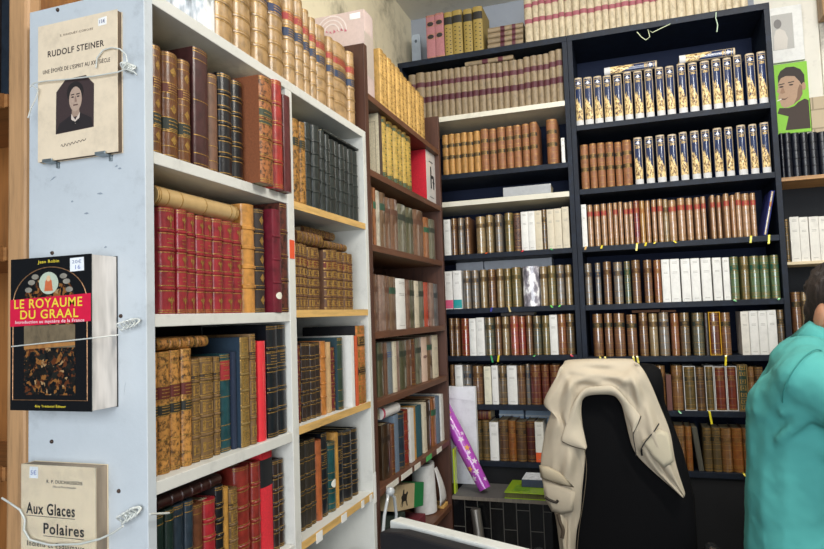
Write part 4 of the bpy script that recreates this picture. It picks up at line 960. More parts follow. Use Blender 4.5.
# cords
CR = ('#cfd2cc', 'gloss')
def cord(pts_list, rad, label):
    m = MB()
    for p in pts_list: m.tube(p, rad, 8)
    o = m.build('nylon_cord', CR, smooth=True)
    return tag(o, label, 'cord', 'nylon cords tying books to the panel')
def ring(c, a, b, n=20):
    return [(c[0] + a * math.cos(2 * math.pi * i / n), c[1] + .004 * math.sin(4 * math.pi * i / n), c[2] + b * math.sin(2 * math.pi * i / n)) for i in range(n + 1)]
def knots(x0, z0, x1, z1, y):
    return [ring((x0 + (x1 - x0) * t, y, z0 + (z1 - z0) * t), .007, .006) for t in (0, .3, .6, .85)] + [ring((x1, y, z1), .005, .005)]
cord([[(-0.8857, 0.7640, 0.3813), (-0.8774, 0.7640, 0.3866), (-0.8546, 0.7640, 0.3864), (-0.8042, 0.7640, 0.3820), (-0.7553, 0.7640, 0.3793), (-0.7116, 0.7640, 0.3788), (-0.6967, 0.7640, 0.3810), (-0.6820, 0.7640, 0.3742), (-0.6765, 0.7640, 0.3688)],
      [(-0.8815, 0.7640, 0.3840), (-0.8690, 0.7640, 0.3741), (-0.8731, 0.7640, 0.3618), (-0.8835, 0.7640, 0.3471), (-0.8897, 0.7640, 0.3318)],
      [(-0.7553, 0.7660, 0.3925), (-0.7533, 0.7660, 0.4078), (-0.7417, 0.7660, 0.4184), (-0.7245, 0.7660, 0.4194), (-0.7095, 0.7660, 0.4146), (-0.6983, 0.7660, 0.4035), (-0.6966, 0.7660, 0.3925), (-0.7041, 0.7660, 0.3844)]] + knots(-.708, .391, -.696, .385, .775), .0011, 'clear nylon cord looped round the cream portrait paperback')
cord([[(-0.8781, 0.7275, -0.0269), (-0.8225, 0.7275, -0.0234), (-0.7661, 0.7275, -0.0201), (-0.7243, 0.7275, -0.0174)] + [(-0.7086, 0.7580, -0.0147)]] + knots(-.716, -.003, -.690, .003, .773), .0010, 'clear nylon cord across the black paperback with red band')
cord([[(-0.9256, 0.7520, -0.2580), (-0.9092, 0.7520, -0.2645), (-0.8890, 0.7520, -0.2736), (-0.8790, 0.7520, -0.2877), (-0.8809, 0.7520, -0.3026), (-0.8690, 0.7520, -0.3163), (-0.8301, 0.7520, -0.3206), (-0.7736, 0.7520, -0.3147), (-0.7370, 0.7520, -0.3048), (-0.7137, 0.7520, -0.2947), (-0.6960, 0.7520, -0.2837)], [(-0.6640, 0.7692, -0.2701), (-0.6640, 0.7898, -0.2755), (-0.6640, 0.8091, -0.2804)]] + knots(-.716, -.282, -.690, -.268, .772), .0016, 'thicker white cord round the lowest cream paperback')

# ------------------------------------------------------------------ odd objects in and on the cases
# loose papers at the foot of the far white bay
m = MB()
n = 14
for k in range(3):
    vs, fs = [], []
    for i in range(n + 1):
        for j in range(n + 1):
            u, v = i / n, j / n
            zz = -.699 + .022 * k + .055 * max(0, math.sin(3.1 * u + k) * math.sin(2.7 * v + .5 * k)) + .012 * math.sin(9 * u + 5 * v + k)
            vs.append((-.885 + .20 * u, 1.27 + .33 * v, max(zz, -.6988 + .02 * k)))
    for i in range(n):
        for j in range(n):
            a = i * (n + 1) + j
            fs.append((a, a + 1, a + n + 2, a + n + 1))
    m.add(vs, fs)
o = m.build('paper_sheets', ('#dfe1de', 'paper'), smooth=True, angle=60)
o.modifiers.new('t', 'SOLIDIFY').thickness = .0008
tag(o, 'crumpled white paper sheets lying at the foot of the white bookcase', 'paper')

# lower shelf of the brown case
ZB = -.7145
t = tag(MB().box(-.88, 1.73, ZB, -.70, 1.93, ZB + .045).build('book', ('#b0a089', 'pages'), bevel=.001), 'pale stack-end book lying lowest at left under the horse rider box', 'book', 'books lying on the lowest shelf in view')
t = tag(MB().box(-.87, 1.74, ZB + .0455, -.705, 1.95, ZB + .10).build('book', ('#22312a', 'cloth'), bevel=.001), 'dark green book lying under the horse rider box', 'book', 'books lying on the lowest shelf in view')
t = tag(MB().box(-.86, 1.96, ZB, -.71, 2.17, ZB + .03).build('book', ('#6a1f2a', 'cloth'), bevel=.001), 'dark red book lying beneath the horse rider box, beside the paper roll', 'book', 'books lying on the lowest shelf in view')
bx = empty('card_box', (-.715, 1.895, ZB + .1145)); bx.rotation_euler = (math.radians(-12), 0, 0)
tag(bx, 'cream and green card box with a horse rider drawing, on books', 'box')
MB().box(-.14, 0, .0, 0, .175, .078).build('box_body', ('#d3bd94', 'paper'), bx, bevel=.001)
MB().box(-.14, .1755, .0, 0, .275, .078).build('box_end', ('#1d8a48', 'print'), bx, bevel=.001)
hr = [(.04, .012), (.05, .03), (.045, .04), (.055, .046), (.062, .062), (.07, .062), (.072, .05), (.085, .048), (.10, .056), (.108, .05), (.098, .042), (.096, .03), (.108, .012), (.10, .012), (.088, .027), (.066, .026), (.056, .01), (.05, .01), (.058, .03)]
MB().prism(hr, 'x', 0, .0006).build('printed_rider', ('#2a241e', 'print'), bx, fix=True)
pr = MB().tube([(-.745, 2.28, ZB + .006), (-.745, 2.262, -.535)], .042, 24).build('paper_roll', ('#e4e4e2', 'paper'), smooth=True)
tag(pr, 'white roll of paper standing on the lowest brown shelf', 'paper roll')
MB().tube([(-.745, 2.262, -.5349), (-.745, 2.262, -.5345)], .030, 24).build('hollow_shade', ('#6a645c', 'paper'), pr)  # dark disc on the solid end, painted as the shade inside the roll
m = MB(); vs = []
for i in range(9):
    for j in range(5):
        u = i / 8
        vs.append((-.710 + .018 * math.sin(2 * u), 2.29 + .03 * j / 4 + .06 * u * j / 4, -.56 - (.135) * u))
m.add(vs, [(i * 5 + j, i * 5 + j + 1, (i + 1) * 5 + j + 1, (i + 1) * 5 + j) for i in range(8) for j in range(4)])
o = m.build('loose_flap', ('#e4e4e2', 'paper'), pr, smooth=True); o.modifiers.new('t', 'SOLIDIFY').thickness = .001
tag(MB().box(-.80, 2.33, ZB, -.69, 2.385, ZB + .012).build('wood_block', ('#d2a55c', 'woody'), bevel=.001), 'pale yellow wood offcut beside the white paper roll', 'wood')
cb = MB().tube([(-.672, 1.72, -.487), (-.664, 1.70, -.50), (-.662, 1.665, -.54), (-.662, 1.645, -.60), (-.662, 1.64, -.70), (-.662, 1.645, -.9), (-.662, 1.7, -1.1)], .0045, 8).tube([(-.668, 1.715, -.492), (-.660, 1.74, -.51), (-.660, 1.752, -.56), (-.664, 1.745, -.62), (-.68, 1.72, -.66)], .0045, 8).ball((-.662, 1.715, -.488), .013, 8)
tag(cb.build('cable', ('#b9bec0', 'gloss'), smooth=True), 'grey-white cable knotted on the brown bookcase and hanging down', 'cable')

# tiled ledge and what stands on it
CT = -.683
lg = empty('tiled_ledge', (-.38, 2.5, FLOOR)); tag(lg, 'low ledge faced with narrow black tiles, grey top, before the black bookcase', 'ledge')
part(lg, 'tiled_front', MB().box(-.675, 2.405, FLOOR, -.10, 2.594, CT - .014), ('#0b0c0e', 'tile'))
part(lg, 'top_slab', MB().box(-.676, 2.397, CT - .014, -.098, 2.597, CT), ('#5c5a58', 'paper'), bevel=.002)
part(lg, 'top_edge', MB().box(-.676, 2.394, CT - .013, -.098, 2.3968, CT - .001), ('#7d7468', 'wood'))
ev = MB().box(-.745, 2.563, CT + .0005, -.612, 2.590, -.296).build('document_folder', ('#e2e4e8', 'paper'), bevel=.002)
tag(ev, 'tall white cardboard folder standing behind the purple gift wrap roll', 'folder')
MB().prism([(-.745, -.296), (-.612, -.296), (-.618, -.352), (-.745, -.338)], 'y', 2.5615, 2.5628).build('folder_flap', ('#eceef2', 'paper'), ev, fix=True)
gw = MB().tube([(-.755, 2.512, -.33), (-.685, 2.492, -.450), (-.562, 2.456, CT + .014)], [.031, .030, .0235], 20).build('gift_wrap_roll', ('#b44cbc', 'gloss'), smooth=True)
tag(gw, 'purple gift wrap roll with white stars leaning on the ledge', 'gift wrap')
ax = (Vector((-.562, 2.456, CT + .014)) - Vector((-.685, 2.492, -.450))).normalized()
sd = ax.cross(Vector((0, -1, 0))).normalized(); fr = ax.cross(sd).normalized()
if fr.y > 0: fr = -fr
mw, mo = MB(), MB()
for i in range(16):
    tt = -.06 + .30 * ((i * 7) % 16) / 16; q = random.uniform(-1.1, 1.1)
    rad = .0292 - .0055 * max(0, tt) / .283
    nrm = fr * math.cos(q) + sd * math.sin(q)
    c = Vector((-.685, 2.492, -.450)) + ax * tt + nrm * (rad + .0008)
    tg = ax.cross(nrm).normalized()
    R_ = .014 if i % 3 else .010
    pts = []
    for k in range(10):
        a = 2 * math.pi * k / 10 + i; rr = R_ if k % 2 == 0 else R_ * .45
        p = c + tg * rr * math.cos(a) + ax * rr * math.sin(a)
        off = tg.dot(p - c); p = p - nrm * (off * off / (2 * rad))
        pts.append(p)
    (mw if i % 4 else mo).add([c + nrm * .0004] + pts, [(0, k + 1, (k + 1) % 10 + 1) for k in range(10)])
mw.build('printed_star', ('#ead6ea', 'print'), gw); mo.build('printed_butterfly', ('#e0a04a', 'print'), gw)
tag(MB().box(-.6745, 2.418, CT + .0005, -.668, 2.452, -.515).build('notebook', ('#b4cc2c', 'gloss'), bevel=.0008), 'thin lime green notebook standing against the brown bookcase end', 'notebook')
gb = MB().box(-.478, 2.396, CT + .0005, -.31, 2.575, CT + .003).box(-.478, 2.396, CT + .021, -.31, 2.575, CT + .0235).build('book', ('#a5c92c', 'gloss'), bevel=.0006)
tag(gb, 'lime green picture book lying on the tiled ledge', 'book')
MB().box(-.474, 2.3985, CT + .003, -.312, 2.573, CT + .021).build('page_block', ('#6a6a3a', 'pages'), gb)
MB().box(-.45, 2.42, CT + .0236, -.39, 2.50, CT + .0240).build('cover_picture', ('#6f9a20', 'worn'), gb)
sb_ = MB().box(-.425, 2.475, CT + .0243, -.345, 2.585, CT + .052).build('small_box', ('#3d4660', 'print'), bevel=.001)
tag(sb_, 'small blue and white box lying on the lime green book', 'box')
MB().box(-.4245, 2.4755, CT + .0521, -.3455, 2.5845, CT + .0526).build('box_lid', ('#dfe6ec', 'worn'), sb_)
st_ = MB().tube([(-.583, 2.378, -.722), (-.515, 2.33, FLOOR + .004)], .0185, 22).build('metal_tube', ('#a9a49c', 'metal'), smooth=True, angle=50)
tag(st_, 'silver metal tube leaning against the black tiled ledge', 'tube')
MB().tube([(-.58302, 2.37802, -.7217), (-.5830, 2.3780, -.7214)], .0165, 22).build('opening_shade', ('#3b3836', 'paper'), st_)  # flat dark disc standing for the shaded inside of the tube

# light boxes behind the books, on the bottom shelf of the left black case and on the fifth
for k, (x0, x1, z1) in enumerate(((-.556, -.452, -.405), (-.444, -.325, -.408))):
    o = MB().box(x0, DY + .155, -.5964, x1, DY + .24, z1).build('storage_box', ('#a9c3dc', 'paper'), bevel=.002)
    tag(o, 'pale blue storage box behind the eighth-shelf books, ' + ('left one' if k == 0 else 'right one'), 'box', 'pale blue boxes behind the books')
    MB().box(x0 - .001, DY + .154, z1 - .034, x1 + .001, DY + .1549, z1 - .027).build('box_rim', ('#dfe7ee', 'paper'), o)
for k, (x0, x1) in enumerate(((-.72, -.598), (-.594, -.305))):
    o = MB().box(x0, DY + .15, .0189, x1, DY + .22, .221).build('file_box', ('#b4bac4', 'paper'), bevel=.002)
    tag(o, 'grey-blue file box behind the fifth-shelf books, ' + ('narrow one at left' if k == 0 else 'wide one at right'), 'box', 'grey file boxes behind the books')
# small card leaning on the wall on top of the left black case
o = MB().prism([(-.905, 1.0935), (-.862, 1.0935), (-.862, 1.285), (-.868, 1.30), (-.899, 1.30), (-.905, 1.285)], 'y', 2.80, 2.812).build('card', ('#a9b4c0', 'paper'), fix=True)
tag(o, 'pale grey-blue card standing beside the dusty pink books', 'card')
MB().prism(ell(-.884, 1.268, .006, .008), 'y', 2.7992, 2.7999).build('printed_mark', ('#5a646e', 'print'), o, fix=True)

# printing on the two covers that face the room (local x = 0 side of the book)
def side_print(key, shapes, name, m):
    b = MB()
    for pts in shapes: b.prism(pts, 'x', -.0005, -.00005)
    return b.build(name, m, BOOKS[key], fix=True)
def arcband(cy, cz, r0, r1, a0, a1, n=16):
    o = [(cy + r1 * math.cos(math.radians(a0 + (a1 - a0) * i / n)), cz + r1 * math.sin(math.radians(a0 + (a1 - a0) * i / n))) for i in range(n + 1)]
    return o + [(cy + r0 * math.cos(math.radians(a0 + (a1 - a0) * i / n)), cz + r0 * math.sin(math.radians(a0 + (a1 - a0) * i / n))) for i in range(n, -1, -1)]
side_print(('B1', 0), [arcband(.105, .205, r, r + .004, 0, 180) for r in (.022, .034, .046)], 'printed_rings', ('#e9dcd8', 'print'))
side_print(('B1', 0), [[(.055 + .012 * i, .200 + .004 * (i % 2)), (.064 + .012 * i, .200 + .004 * (i % 3)), (.062 + .012 * i, .210 + .003 * (i % 2))] for i in range(8)], 'cover_lettering', ('#c46a7c', 'print'))
side_print(('B1', 0), [[(.012, .232), (.046, .232), (.046, .250), (.012, .250)]], 'price_sticker', ('#f0f0ee', 'paper'))
side_print(('B2', 0), [[(.012, q), (.150, q), (.150, q + .0012), (.012, q + .0012)] for q in (.018, .172)] + [[(q, .018), (q + .0012, .018), (q + .0012, .173), (q, .173)] for q in (.012, .149)], 'cover_frame', ('#8a7a62', 'print'))
side_print(('B2', 0), [[(.035, q), (.125, q), (.125, q + .003), (.035, q + .003)] for q in (.150, .120, .112, .045)], 'cover_lettering', ('#6a5c4c', 'print'))

# ribbons hanging from the books
def ribbon(key, x, z, ln, hexc, dx=.004, w=.0035):
    bk = BOOKS[key]
    bpy.context.view_layer.update()
    inv = bk.matrix_world.inverted()
    pl = [r for r in ROWS if r[0] == key[0]][0][1]
    vs = []
    for i, (a, b, c) in enumerate(((.0, .012, .0008), (.0, -.0035, .0009), (.2, -.006, -.003), (.5, -.0065, -.5 * ln), (1, -.0075, -ln))):
        for s in (-1, 1):
            if pl == 'B': vs.append(inv @ Vector((x + dx * a + s * w, DY + b, z + c)))
            else: vs.append(inv @ Vector((-AX - b, x + dx * a + s * w, z + c)))
    o = MB().add(vs, [(2 * i, 2 * i + 1, 2 * i + 3, 2 * i + 2) for i in range(4)]).build('ribbon', (hexc, 'gloss'), bk)
    o.modifiers.new('t', 'SOLIDIFY').thickness = .0006
def near(rid, x):
    L = [r for r in ROWS if r[0] == rid][0][5]
    return min(range(len(L)), key=lambda i: abs((L[i][0] + L[i][1] / 2) / 1000 - x))
YR, GRR = '#e3cf2e', '#4fb060'
for rid, x, ln, c in [('S3', -0.155, 0.012, '#d9b06a'), ('S3', -0.095, 0.012, '#e3cf2e'), ('S3', 0.033, 0.028, '#e3cf2e'), ('S3', 0.065, 0.012, '#e3cf2e'), ('S3', 0.097, 0.006, '#e3cf2e'), ('S3', 0.164, 0.008, '#e3cf2e'), ('S3', 0.422, 0.024, '#e3d83e'), ('S3', 0.48, 0.032, '#e3d83e'), ('S5', -0.124, 0.03, '#e3cf2e'), ('S5', -0.106, 0.03, '#e3cf2e'), ('S5', -0.004, 0.03, '#e3cf2e'), ('S5', 0.01, 0.03, '#e3cf2e'), ('S5', 0.315, 0.036, '#e3cf2e'), ('S6', 0.084, 0.03, '#d9c92e'), ('S6', 0.098, 0.026, '#d9c92e'), ('S6', 0.248, 0.045, '#e8d82e'), ('S6', 0.146, 0.008, '#4fb060'), ('L5', -0.536, 0.016, '#3a3f9a'), ('L5', -0.467, 0.02, '#d3c08a'), ('L5', -0.3, 0.008, '#6fd060'), ('L5', -0.265, 0.006, '#6fd060'), ('L6', -0.547, 0.026, '#2f9a5a'), ('L6', -0.516, 0.024, '#e3cf2e'), ('L6', -0.372, 0.005, '#4fb060'), ('L6', -0.232, 0.006, '#e0324a'), ('L4', -0.4, 0.006, '#d0303a'), ('L4', -0.29, 0.006, '#3fb060'), ('L4', -0.548, 0.004, '#e05a2a'), ('S7', 0.349, 0.008, '#e3cf2e'), ('S4', 0.353, 0.006, '#4fb060'), ('S4', 0.498, 0.006, '#4fb060')]:
    z = [r for r in ROWS if r[0] == rid][0][2]
    ribbon((rid, near(rid, x)), x, z, ln, c, dx=.006 if (int(x * 997) % 2) else -.004)
# string ends on top of the right black case
tag(MB().tube([(.075, 2.596, 1.06), (.09, 2.592, 1.035), (.105, 2.590, 1.02), (.12, 2.590, 1.03), (.115, 2.592, 1.06), (.13, 2.590, 1.045), (.17, 2.592, 1.06), (.195, 2.596, 1.07)], .0016, 6).build('string', ('#c9d3b0', 'fabric'), smooth=True), 'looped pale string hanging on the front edge of the right black bookcase', 'string', 'string ends on the black bookcase')
tag(MB().tube([(.355, 2.596, 1.085), (.352, 2.590, 1.06), (.357, 2.590, 1.035), (.353, 2.592, 1.01)], .0018, 6).build('string', ('#b9cdb4', 'fabric'), smooth=True), 'short straight string end hanging near the right black bookcase top corner', 'string', 'string ends on the black bookcase')

# ------------------------------------------------------------------ pictures on the back wall
fr_ = MB().box(.585, YB - .016, .955, .700, YB - .0005, 1.18).build('wall_picture', ('#e2e2de', 'paper'), bevel=.0015)
tag(fr_, 'white framed pale photograph of a seated figure, on the wall above the green poster', 'picture')
MB().box(.590, YB - .0166, 1.006, .666, YB - .0161, 1.150).build('photograph', ('#b9b7b2', 'print'), fr_)
def pp(name, pts, m, y): return MB().prism(pts, 'y', y - .0004, y).build(name, m, fr_, fix=True)
pp('photo_figure', [(.595, 1.007), (.640, 1.007), (.645, 1.05), (.636, 1.08), (.618, 1.092), (.604, 1.086), (.596, 1.06)], ('#d3cdc4', 'print'), YB - .0167)
pp('photo_figure', ell(.612, 1.112, .014, .019), ('#7d7a78', 'print'), YB - .0169)
po = MB().box(.590, YB - .008, .668, .706, YB - .0005, .950).build('poster', ('#8ccc3c', 'print'))
tag(po, 'bright green poster with a sepia portrait of a smoking man in a dark coat', 'poster')
fr_ = po
yq = YB - .0081
pp('printed_coat', [(.616, .682), (.703, .680), (.703, .792), (.690, .800), (.668, .790), (.652, .775), (.632, .770), (.6, .774), (.592, .752), (.630, .736)], ('#3a2a20', 'print'), yq)
pp('printed_hair', [(.601, .872), (.602, .902), (.612, .922), (.632, .935), (.660, .934), (.682, .920), (.694, .896), (.694, .866), (.686, .850), (.676, .872), (.66, .895), (.63, .90), (.612, .893)], ('#2c2019', 'print'), yq - .0004)
pp('printed_face', [(.600, .865), (.603, .890), (.615, .899), (.640, .903), (.664, .893), (.678, .870), (.684, .852), (.684, .82), (.672, .798), (.650, .782), (.632, .774), (.618, .772), (.607, .782), (.603, .800), (.598, .812), (.598, .822), (.603, .83), (.594, .842), (.600, .853)], ('#b8977c', 'print'), yq - .0002)
pp('printed_ear', ell(.690, .850, .007, .016), ('#b08c70', 'print'), yq - .0006)
pp('printed_shading', [(.684, .852), (.684, .82), (.672, .798), (.650, .782), (.664, .81), (.668, .84), (.676, .86)], ('#86674f', 'print'), yq - .0007)
for a, b in ((.612, .858), (.646, .862)):
    pp('printed_eye', ell(a, b, .008, .0035, 10), ('#3a281e', 'print'), yq - .0008)
    pp('printed_brow', [(a - .011, b + .007), (a + .011, b + .010), (a + .012, b + .014), (a - .010, b + .011)], ('#2c2019', 'print'), yq - .0008)
pp('printed_nose', [(.612, .852), (.606, .834), (.613, .829), (.624, .833), (.619, .852)], ('#a07c62', 'print'), yq - .0008)
pp('printed_mouth', [(.606, .812), (.622, .809), (.636, .815), (.622, .804), (.608, .806)], ('#5c4032', 'print'), yq - .0008)
pp('printed_cigarette', [(.594, .801), (.610, .807), (.609, .811), (.593, .805)], ('#efe8dc', 'print'), yq - .001)
tag(MB().box(.752, 2.80, 1.09, .85, YB - .017, 1.30).build('wood_beam', ('#9a7a54', 'wood'), bevel=.003), 'brown wooden block high on the right wall by the crack', 'beam')
# torn scraps at the top of the left wall
tag(MB().tube([(-0.7606, 0.7900, 0.5115), (-0.7547, 0.7900, 0.4975), (-0.7468, 0.7900, 0.5041), (-0.7371, 0.7900, 0.4909), (-0.7293, 0.7900, 0.4991), (-0.7197, 0.7900, 0.4861), (-0.7138, 0.7900, 0.4994)], .004, 6).tube([(-0.7273, 0.7900, 0.5019), (-0.7158, 0.7900, 0.4886), (-0.7236, 0.7900, 0.4836), (-0.7313, 0.7900, 0.4915)], .0035, 6).build('lace_scrap', ('#a9a594', 'fabric'), smooth=True), 'grey knotted lace scrap hanging at the top of the white side panel', 'lace')

# ------------------------------------------------------------------ monitor on its table
dk = empty('table', (-.1, .93, FLOOR)); tag(dk, 'low dark table under the computer monitor', 'table')
part(dk, 'table_top', MB().box(-.48, .72, -.725, .30, 1.12, -.70), ('#3a2a20', 'woodx'), bevel=.003)
for x in (-.45, .27):
    for y in (.75, 1.09): part(dk, 'leg', MB().box(x - .02, y - .02, FLOOR, x + .02, y + .02, -.725), ('#241c18', 'wood'))
ang = math.atan2(-.394, .919)
mo = empty('computer_monitor', (-.401, 1.085, -.6995), ang)
tag(mo, 'black computer monitor with pale grey rim, seen from behind at the bottom', 'monitor')
MB().box(0, -.028, .055, .56, 0, .3495).build('screen_rim', ('#c9cbc6', 'paint'), mo, bevel=.003)
MB().prism([(.002, .06), (.002, .338), (.05, .345), (.51, .345), (.558, .338), (.558, .06)], 'y', -.056, -.0285).build('back_shell', ('#121318', 'print'), mo, bevel=.004)
MB().prism([(.10, .09), (.09, .26), (.12, .29), (.44, .29), (.47, .26), (.46, .09)], 'y', -.080, -.0565).build('back_housing', ('#15161b', 'print'), mo, bevel=.006)
MB().box(.012, .0005, .065, .548, .0025, .338).build('screen', ('#0a0b0e', 'gloss'), mo)
MB().box(.24, -.06, .012, .32, -.01, .054).build('stand_neck', ('#15161b', 'print'), mo)
MB().prism([(.15, -.12), (.41, -.12), (.41, .07), (.15, .07)], 'z', 0, .012).build('stand_base', ('#15161b', 'print'), mo, bevel=.003)

# ------------------------------------------------------------------ swivel chair
ch = empty('office_chair', (-.07, 1.85, FLOOR)); tag(ch, 'black leather swivel armchair wearing the beige jacket over its back', 'chair')
LE = ('#0b0b0d', 'matte')
def ringloft(m, levels, n=28, e=4):
    """levels: (cx, cy, z, half width, half depth) superellipse rings"""
    vs, fs = [], []
    for cx_, cy_, z, a, b in levels:
        for k in range(n):
            q = 2 * math.pi * k / n
            c, s = math.cos(q), math.sin(q)
            vs.append((cx_ + a * math.copysign(abs(c) ** (2 / e), c), cy_ + b * math.copysign(abs(s) ** (2 / e), s), z))
    for i in range(len(levels) - 1):
        for k in range(n):
            k2 = (k + 1) % n
            fs.append((i * n + k, i * n + k2, (i + 1) * n + k2, (i + 1) * n + k))
    fs.append(tuple(range(n))[::-1]); fs.append(tuple((len(levels) - 1) * n + k for k in range(n)))
    return m.add(vs, fs)
bk = MB()
ringloft(bk, [(-.06, 2.03, -.80, .17, .02), (-.06, 2.045, -.79, .195, .035), (-.06, 2.06, -.72, .205, .045), (-.06, 2.062, -.55, .205, .047), (-.065, 2.062, -.42, .185, .045), (-.07, 2.062, -.32, .160, .040), (-.072, 2.062, -.285, .152, .036),
              (-.072, 2.058, -.27, .150, .044), (-.072, 2.056, -.22, .150, .052), (-.072, 2.058, -.185, .144, .045), (-.072, 2.06, -.170, .125, .025), (-.072, 2.06, -.167, .10, .01)])
part(ch, 'backrest', bk, LE, smooth=True, angle=60)
sm_ = MB(); ringloft(sm_, [(-.07, 1.80, -.86, .17, .19), (-.07, 1.80, -.85, .195, .212), (-.07, 1.80, -.80, .20, .218), (-.07, 1.80, -.775, .19, .205), (-.07, 1.80, -.765, .15, .16)])
part(ch, 'seat', sm_, LE, smooth=True, angle=60)
for s in (-1, 1):
    x = -.062 + s * .232; dz = -.09 if s < 0 else -.04
    part(ch, 'armrest', MB().tube([(x, 2.02, -.70 + dz), (x, 1.99, -.645 + dz), (x, 1.95, -.62 + dz), (x, 1.86, -.612 + dz), (x, 1.76, -.615 + dz), (x, 1.715, -.635 + dz), (x, 1.705, -.70 + dz * .5), (x, 1.72, -.80), (x - s * .04, 1.76, -.868)], [.013, .016, .020, .022, .021, .018, .014, .014, .013], 14), ('#4a4c4f', 'gloss'), smooth=True)
part(ch, 'tilt_plate', MB().box(-.20, 1.70, -.885, .06, 1.92, -.862).box(-.10, 1.90, -.88, -.03, 2.06, -.865).box(-.10, 2.04, -.88, -.03, 2.06, -.78), ('#16171a', 'metal'))
part(ch, 'gas_column', MB().tube([(-.07, 1.80, -.885), (-.07, 1.80, -1.19)], .026, 16), ('#222326', 'metal'), smooth=True)
for k in range(5):
    a = 2 * math.pi * k / 5 + .9
    ex, ey = -.07 + .25 * math.cos(a), 1.80 + .25 * math.sin(a)
    l = part(ch, 'leg', MB().tube([(-.07, 1.80, -1.19), (ex, ey, -1.215)], [.024, .015], 10), ('#1b1c1f', 'print'), smooth=True)
    c = part(ch, 'caster', MB().tube([(ex - .012 * math.sin(a), ey + .012 * math.cos(a), -1.2555), (ex + .012 * math.sin(a), ey - .012 * math.cos(a), -1.2555)], .024, 14).tube([(ex, ey, -1.25), (ex, ey, -1.21)], .006, 8), ('#101113', 'print'), smooth=True)

# ------------------------------------------------------------------ jacket hung over the chair back
OUT = [(-0.2353, 1.9950, -0.7120), (-0.2459, 1.9950, -0.6024), (-0.2700, 1.9950, -0.5453), (-0.2824, 1.9950, -0.4662), (-0.2612, 1.9950, -0.3528), (-0.2428, 1.9950, -0.3019), (-0.2652, 1.9950, -0.2772), (-0.2275, 1.9950, -0.2065), (-0.2042, 1.9950, -0.1634), (-0.1404, 1.9950, -0.1536), (-0.0619, 1.9950, -0.1528), (0.0016, 1.9950, -0.1578), (0.0223, 1.9950, -0.1809), (0.0426, 1.9950, -0.2266), (0.0595, 1.9950, -0.2776), (0.0841, 1.9950, -0.3546), (0.0939, 1.9950, -0.4394), (0.1152, 1.9950, -0.5270)]
OUT = [(x - 0, y, z) for x, y, z in [OUT] ] if False else OUT
INN = [(-0.1933, 1.9950, -0.7086), (-0.1855, 1.9950, -0.6476), (-0.1725, 1.9950, -0.5977), (-0.1642, 1.9950, -0.5308), (-0.1559, 1.9950, -0.4726), (-0.1498, 1.9950, -0.4114), (-0.1535, 1.9950, -0.3416), (-0.1554, 1.9950, -0.2918), (-0.1454, 1.9950, -0.2565), (-0.1232, 1.9950, -0.2476), (-0.0948, 1.9950, -0.2474), (-0.0696, 1.9950, -0.2487), (-0.0483, 1.9950, -0.2587), (-0.0386, 1.9950, -0.2960), (-0.0322, 1.9950, -0.3317), (-0.0161, 1.9950, -0.4089), (0.0254, 1.9950, -0.4590), (0.1071, 1.9950, -0.5330)]
def smoothline(P, n):
    P = [Vector(p) for p in P]
    out = []
    for i in range(n + 1):
        t = i / n * (len(P) - 1); k = min(int(t), len(P) - 2); u = t - k
        p0, p1, p2, p3 = P[max(k - 1, 0)], P[k], P[k + 1], P[min(k + 2, len(P) - 1)]
        out.append(.5 * ((2 * p1) + (p2 - p0) * u + (2 * p0 - 5 * p1 + 4 * p2 - p3) * u * u + (3 * p1 - p0 - 3 * p2 + p3) * u ** 3))
    return out
NJ, MJ = 68, 12
# the garment runs a little below the frame on the left
OUT = [(OUT[0][0] + .012, 1.995, OUT[0][2] - .045)] + OUT; INN = [(INN[0][0] + .004, 1.995, INN[0][2] - .045)] + INN
O_, I_ = smoothline(OUT, NJ), smoothline(INN, NJ)
vs, fs = [], []
rows_ = []
def topness(i):
    t = i / NJ
    return 1.0 if .497 <= t <= .67 else 0.0
for i in range(NJ + 1):
    o, q = O_[i], I_[i]
    t = i / NJ
    tp = topness(i)
    line = []
    ts = max(0, min(1, (t - .42) / .08)) * max(0, min(1, (.73 - t) / .06)); tz = max(o.z, -.150) if tp else o.z
    # over the top and down behind
    bz = (.30 + .06 * math.sin(9 * t)) * tp + .0 * (1 - tp)
    line.append(Vector((o.x * .94 - .06 * .06, 2.130 + .003 * math.sin(20 * t), tz - bz - .01)) if tp > 0 else Vector((o.x + (.012 if t < .5 else -.012), 1.999, o.z)))
    line.append(Vector((o.x * .97, 2.132, tz - .6 * bz)) if tp > 0 else Vector((o.x + (.006 if t < .5 else -.006), 1.998, o.z)))
    line.append(Vector((o.x, 2.132, tz - .05 * tp)) if tp > 0 else Vector((o.x + (.002 if t < .5 else -.002), 1.997, o.z)))
    line.append(Vector((o.x, 2.075 * tp + 1.996 * (1 - tp), tz)))
    for j in range(MJ + 1):
        v = j / MJ
        p = o.lerp(q, v)
        fold = .006 * math.sin(14 * v + 7 * t) + .005 * math.sin(31 * t + 5 * v) + .004 * math.sin(23 * v - 40 * t) + .0025 * math.sin(61 * t - 9 * v) + .002 * math.sin(83 * t + 31 * v)
        belly = -.020 * math.sin(math.pi * min(1, v * 1.02)) * (1 - .5 * tp)
        edge = .030 * (1 - v) ** 3 * ts
        p.y = 1.995 + belly + fold * (.3 + math.sin(math.pi * v)) + edge - .007
        line.append(p)
    rows_.append(line)
K = len(rows_[0])
for line in rows_: vs += line
for i in range(NJ):
    for j in range(K - 1):
        if j < 4 and topness(i) != topness(i + 1): continue
        a = i * K + j
        fs.append((a, a + 1, a + K + 1, a + K))
JM = ('#c2b59f', 'fabric')
jk = MB().add(vs, fs).build('jacket', JM, smooth=True, angle=180)
md = jk.modifiers.new('t', 'SOLIDIFY'); md.thickness = .004; md.offset = 0
md = jk.modifiers.new('s', 'SUBSURF'); md.levels = 1; md.render_levels = 1
